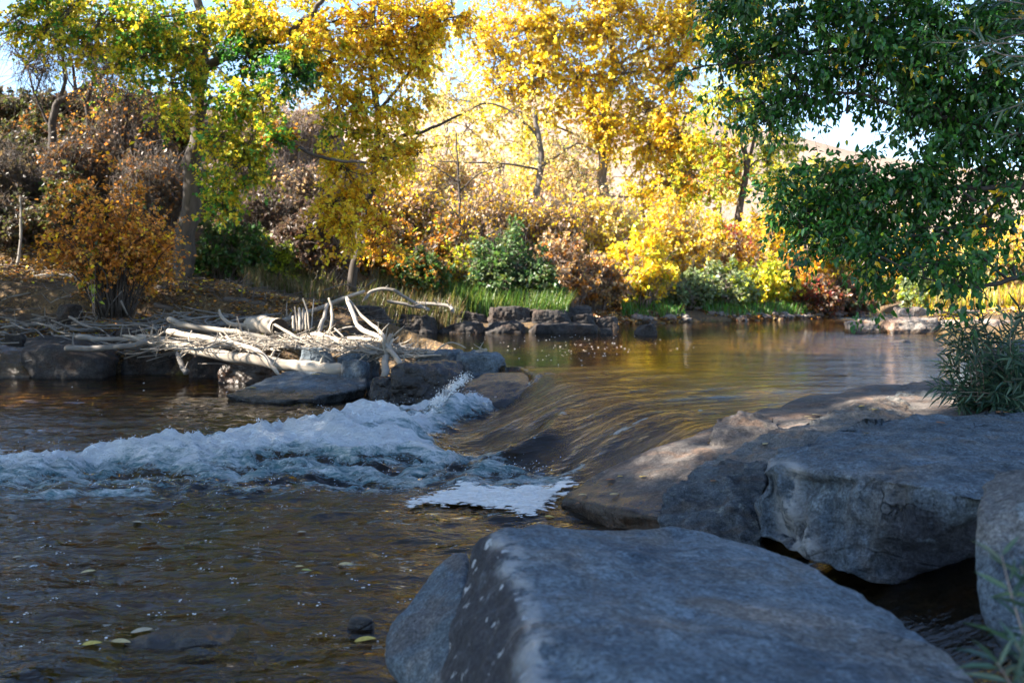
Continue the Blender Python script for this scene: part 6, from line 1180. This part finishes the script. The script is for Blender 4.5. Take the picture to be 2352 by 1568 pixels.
used = np.unique(Q); remap = np.full(len(X), -1); remap[used] = np.arange(len(used))
V = np.stack([X, Y, Z], 1)[used]; V2 = np.concatenate([V - [c0[0], c0[1], 0]]); Q = remap[Q]
o = link("foam_raft", fast_mesh("foam_raft", V2, Q, True, fl={"thick": np.clip(sd_[used] / .16, 0, 1)}), M['raft'], loc=(c0[0], c0[1], 0)); tag(o, "cream-white raft of foam floating below the slab's tip", "foam")
bm = bmesh.new(); bmesh.ops.create_icosphere(bm, subdivisions=1, radius=1.0); IV = np.array([v.co[:] for v in bm.verts]); IF = np.array([[v.index for v in f.verts] for f in bm.faces]); bm.free()
def balls(name, label, cat, C, rad, mat, squash=1.0):
    C = np.asarray(C); rad = np.asarray(rad); n = len(C); V = (IV[None] * rad[:, None, None] * np.array([1, 1, squash]) + C[:, None]).reshape(-1, 3); Q = (IF[None] + (np.arange(n) * len(IV))[:, None, None]).reshape(-1, 3)
    return tag(link(name, fast_mesh(name, V, Q, True), mat), label, cat, kind="stuff")
C = []
for k in range(75):
    u = rng.uniform(20, 1180); v = rng.uniform(1150, 1540); p_ = Wp(u, v, .0); 
    if poly_sd(np.array([p_[0]]), np.array([p_[1]]), LAND_RIGHT)[0] < -.1: C += [p_ + np.array([rng.normal(0, .015), rng.normal(0, .015), .006]) for _ in range(rng.integers(1, 5))]
for k in range(110):
    u = rng.normal(1300, 110); v = rng.normal(795, 20)
    if 765 < v < 850: C.append(Wp(u, v, .405))
for k in range(14): C.append(Wp(rng.uniform(20, 640), rng.uniform(865, 960), .01))
C = np.array(C); C[:, 2] = wz(C[:, 0], C[:, 1]) + .002; balls("foam_bubbles", "scattered foam bubbles drifting on the water", "foam bubbles", C, np.where(C[:, 1] > 12, rng.uniform(.006, .018, len(C)), rng.uniform(.003, .0075, len(C))), M['foam'], .18)
# spray thrown up from the rapid
C = []; Rr = []
for (u, v, z, n, sx, sz) in [(975, 1000, .18, 110, .10, .09), (800, 965, .28, 90, .25, .06), (560, 1015, .14, 80, .35, .05), (330, 1025, .08, 70, .3, .05), (1020, 1055, .12, 70, .15, .06), (1200, 1080, .1, 60, .12, .05), (700, 1050, .2, 110, .5, .06), (900, 1060, .15, 110, .35, .06), (1040, 900, .25, 60, .1, .06), (940, 930, .1, 60, .3, .04), (120, 1045, .08, 50, .3, .05)]:
    p_ = Wp(u, v, z)
    for k in range(n): C.append(p_ + np.array([rng.normal(0, sx), rng.normal(0, sx), abs(rng.normal(0, sz * .8))])); Rr.append(rng.uniform(.001, .0032))
cl = spline(CREST[:6], 200); jr = np.random.default_rng(77)
for k in range(230):
    a_ = cl[jr.integers(0, 200)] + jr.normal(0, .10, 2); z_ = float(wz(a_[0], a_[1])); dv = np.array([jr.normal(-.25, .45), jr.normal(-.1, .4), jr.uniform(.5, 1.3)]); hgt = jr.uniform(.03, .15) * (1.3 if a_[0] > -1.6 else .7)
    for t_ in jr.random(jr.integers(10, 34)) ** 1.4: C.append(np.array([a_[0], a_[1], z_ - .01]) + dv * hgt * t_ - np.array([0, 0, hgt * .5 * t_ * t_]) + jr.normal(0, .010, 3)); Rr.append(jr.uniform(.0015, .0055) * (1 - .55 * t_))
for k in range(900):
    a_ = np.array([jr.uniform(-4.5, .2), jr.uniform(6.7, 8.6)])
    if poly_sd(a_[:1], a_[1:], WW)[0] > -.15: C.append(np.array([a_[0], a_[1], float(wz(a_[0], a_[1])) + abs(jr.normal(0, .012))])); Rr.append(jr.uniform(.0015, .004))
balls("spray_drops", "white droplets of spray thrown up by the rapid", "spray", C, Rr, M['drop'])

# fallen leaves one can point at
def oneleaf(label, pos, L, rot, col, lift=.004, name="fallen_leaf", tilt=0.0, wr=.62):
    rg = np.random.default_rng(int(abs(pos[0]) * 1000 + pos[1] * 100)); a = np.linspace(0, math.pi, 9)
    n = 9; t = np.linspace(0, 1, n); wdt = np.sin(np.pi * t ** .8) ** .75 * wr / 2; x_ = (t - .5)
    z_ = .06 * np.sin(t * 3 + rot) ; V = []
    for k in range(n): V += [(x_[k], -wdt[k], z_[k] + .05), (x_[k], 0, z_[k]), (x_[k], wdt[k], z_[k] + .05)]
    V = np.array(V) * L; st = np.array([(-.5 - .35 * s_, .06 * s_ * s_, .03) for s_ in np.linspace(0, 1, 4)]) * L
    Q = np.concatenate([[[k * 3, k * 3 + 1, k * 3 + 4, k * 3 + 3], [k * 3 + 1, k * 3 + 2, k * 3 + 5, k * 3 + 4]] for k in range(n - 1)])
    pl = Pile(); cc = np.array(col) * np.exp(rg.normal(0, .1, (len(V), 1))); pl.add(V, Q, None, cc)
    TV, TQ, _ = tubes(st[None], np.full((1, 4), .012 * L), 4); pl.add(TV, TQ, None, np.full((len(TV), 3), .25) * np.array(col) * 3)
    o = link(name, pl.mesh(name, True), M['litter'], loc=(pos[0], pos[1], pos[2] + lift)); o.rotation_euler = (tilt, rg.uniform(-.15, .15), rot); tag(o, label, "leaf"); return o
LF = (.55, .42, .2); LY = (.62, .45, .1); LT = (.45, .36, .24); LB = (.28, .13, .06)
for lab, u, v, L, rot, col in [
    ("yellow leaf floating tight against the dark rounded boulder", 839, 1471, .085, .1, LY), ("curled tan leaf floating at lower left, largest of the floating leaves", 326, 1450, .09, .2, LT),
    ("yellowed leaf floating left of two tan leaves near the bottom edge", 211, 1491, .075, .4, LY), ("tan leaf floating between the yellowed leaf and a foam dot", 278, 1480, .075, .15, LF),
    ("pale round leaf floating alone at mid-left of the near water", 203, 1315, .07, .3, LF), ("small tan leaf floating below the white water, left of centre", 315, 1208, .06, 0, LT),
    ("pale leaf floating in the middle of the near water, left of a greenish one", 688, 1304, .045, .1, LF), ("greenish-yellow leaf floating beside the pale one in mid-water", 704, 1314, .05, .05, (.45, .45, .12)),
    ("long pale leaf floating above the dark rounded boulder", 795, 1301, .08, .1, LF), ("tan leaf floating in front of the foam raft's left end", 693, 1222, .05, .3, LT), ("tiny buff leaf drifting at the far left of the near water", 40, 1282, .05, .2, LT),
    ("yellow leaf floating beside the foam raft's lower tip", 1262, 1195, .06, .2, LY)]:
    p_ = Wp(u, v, .0); p_[2] = float(wz(p_[0], p_[1])); oneleaf(lab, p_, L, rot, col, .004, "floating_leaf")
dgp = bpy.context.evaluated_depsgraph_get()
def on_surface(u, v):
    p_ = P(u, v, 1.0); o_ = Vector((0, 0, CZ)); dr = (Vector(p_) - o_).normalized(); best = None; skip = o_ + dr * 1.0
    hit, loc, nrm, idx, ob, _ = sc.ray_cast(bpy.context.evaluated_depsgraph_get(), skip, dr)
    return np.array(loc) if hit else np.array(Wp(u, v, .3))
bpy.context.view_layer.update()
for lab, u, v, L, rot, col in [
    ("buff leaf on the slab's wet lower tip", 1338, 1141, .055, .1, LF), ("pale leaf on the slab right of the buff one", 1411, 1140, .06, .15, LF), ("curled brown leaf on the wet slab near the thin water", 1402, 1106, .06, .3, LB),
    ("small yellow leaf on the slab edge above the curled brown one", 1425, 1098, .05, .9, LY), ("pale leaf on the slab, left of a close trio", 1856, 961, .06, .2, LF), ("pale leaf on the slab, uppermost of a close trio", 1875, 957, .07, .3, LF),
    ("pale leaf on the slab, lowest of a close trio", 1864, 966, .05, .1, LF), ("orange leaf on the slab close to the brownish boulder", 1980, 937, .05, .4, LY), ("rust-brown curled leaf on top of the massive boulder", 2302, 953, .09, .1, LB),
    ("yellow leaf lying on the large flat slanting rock", 726, 862, .10, .3, LY), ("little yellow leaf on the lower left of the flat slanting rock", 580, 893, .09, .2, LY), ("tan leaf on the small lumpy rock at the slab's edge", 1758, 1024, .05, .8, LF)]:
    oneleaf(lab, on_surface(u, v), L, rot, col, .012)

C = []; Rr = []; jr = np.random.default_rng(5)
for (u0, v0), (u1, v1), n in [((1078, 862), (1048, 886), 150), ((1048, 886), (1022, 908), 190), ((1022, 908), (998, 928), 200)]:
    for k in range(n // 2):
        t_ = jr.random(); q_ = on_surface(u0 + (u1 - u0) * t_ + jr.normal(0, 5.5), v0 + (v1 - v0) * t_ + jr.normal(0, 3.5))
        if 9 < q_[1] < 14:
            for r_ in range(9): C.append(q_ + jr.normal(0, .022, 3) + np.array([0, 0, .006])); Rr.append(jr.uniform(.003, .009))
balls("cascade", "small white cascade tumbling between the wet boulders at the drift pile's tip", "cascade", C, Rr, M['foam'], .8)

jr = np.random.default_rng(12)
for lab, u, v, L, rot, col in [
    ("thin brown leaf resting on the rough banded rock", 1640, 1110, .05, .7, LB), ("small yellow leaf on the pale ridge's upper end", 2010, 945, .05, .2, LY),
    ("curled tan leaf on the flat top of the massive boulder, toward the ridge", 1990, 1000, .06, 1.1, LT), ("dry brown leaf near the back edge of the massive boulder's top", 2160, 975, .06, 2.0, LB),
    ("yellow leaf on the brown-grey slab just above its wet tip", 1475, 1098, .05, 2.4, LY), ("brown leaf caught low on the slab beside the foam raft", 1330, 1160, .05, .5, LB)]:
    oneleaf(lab, on_surface(u, v), L, rot, col, .012)
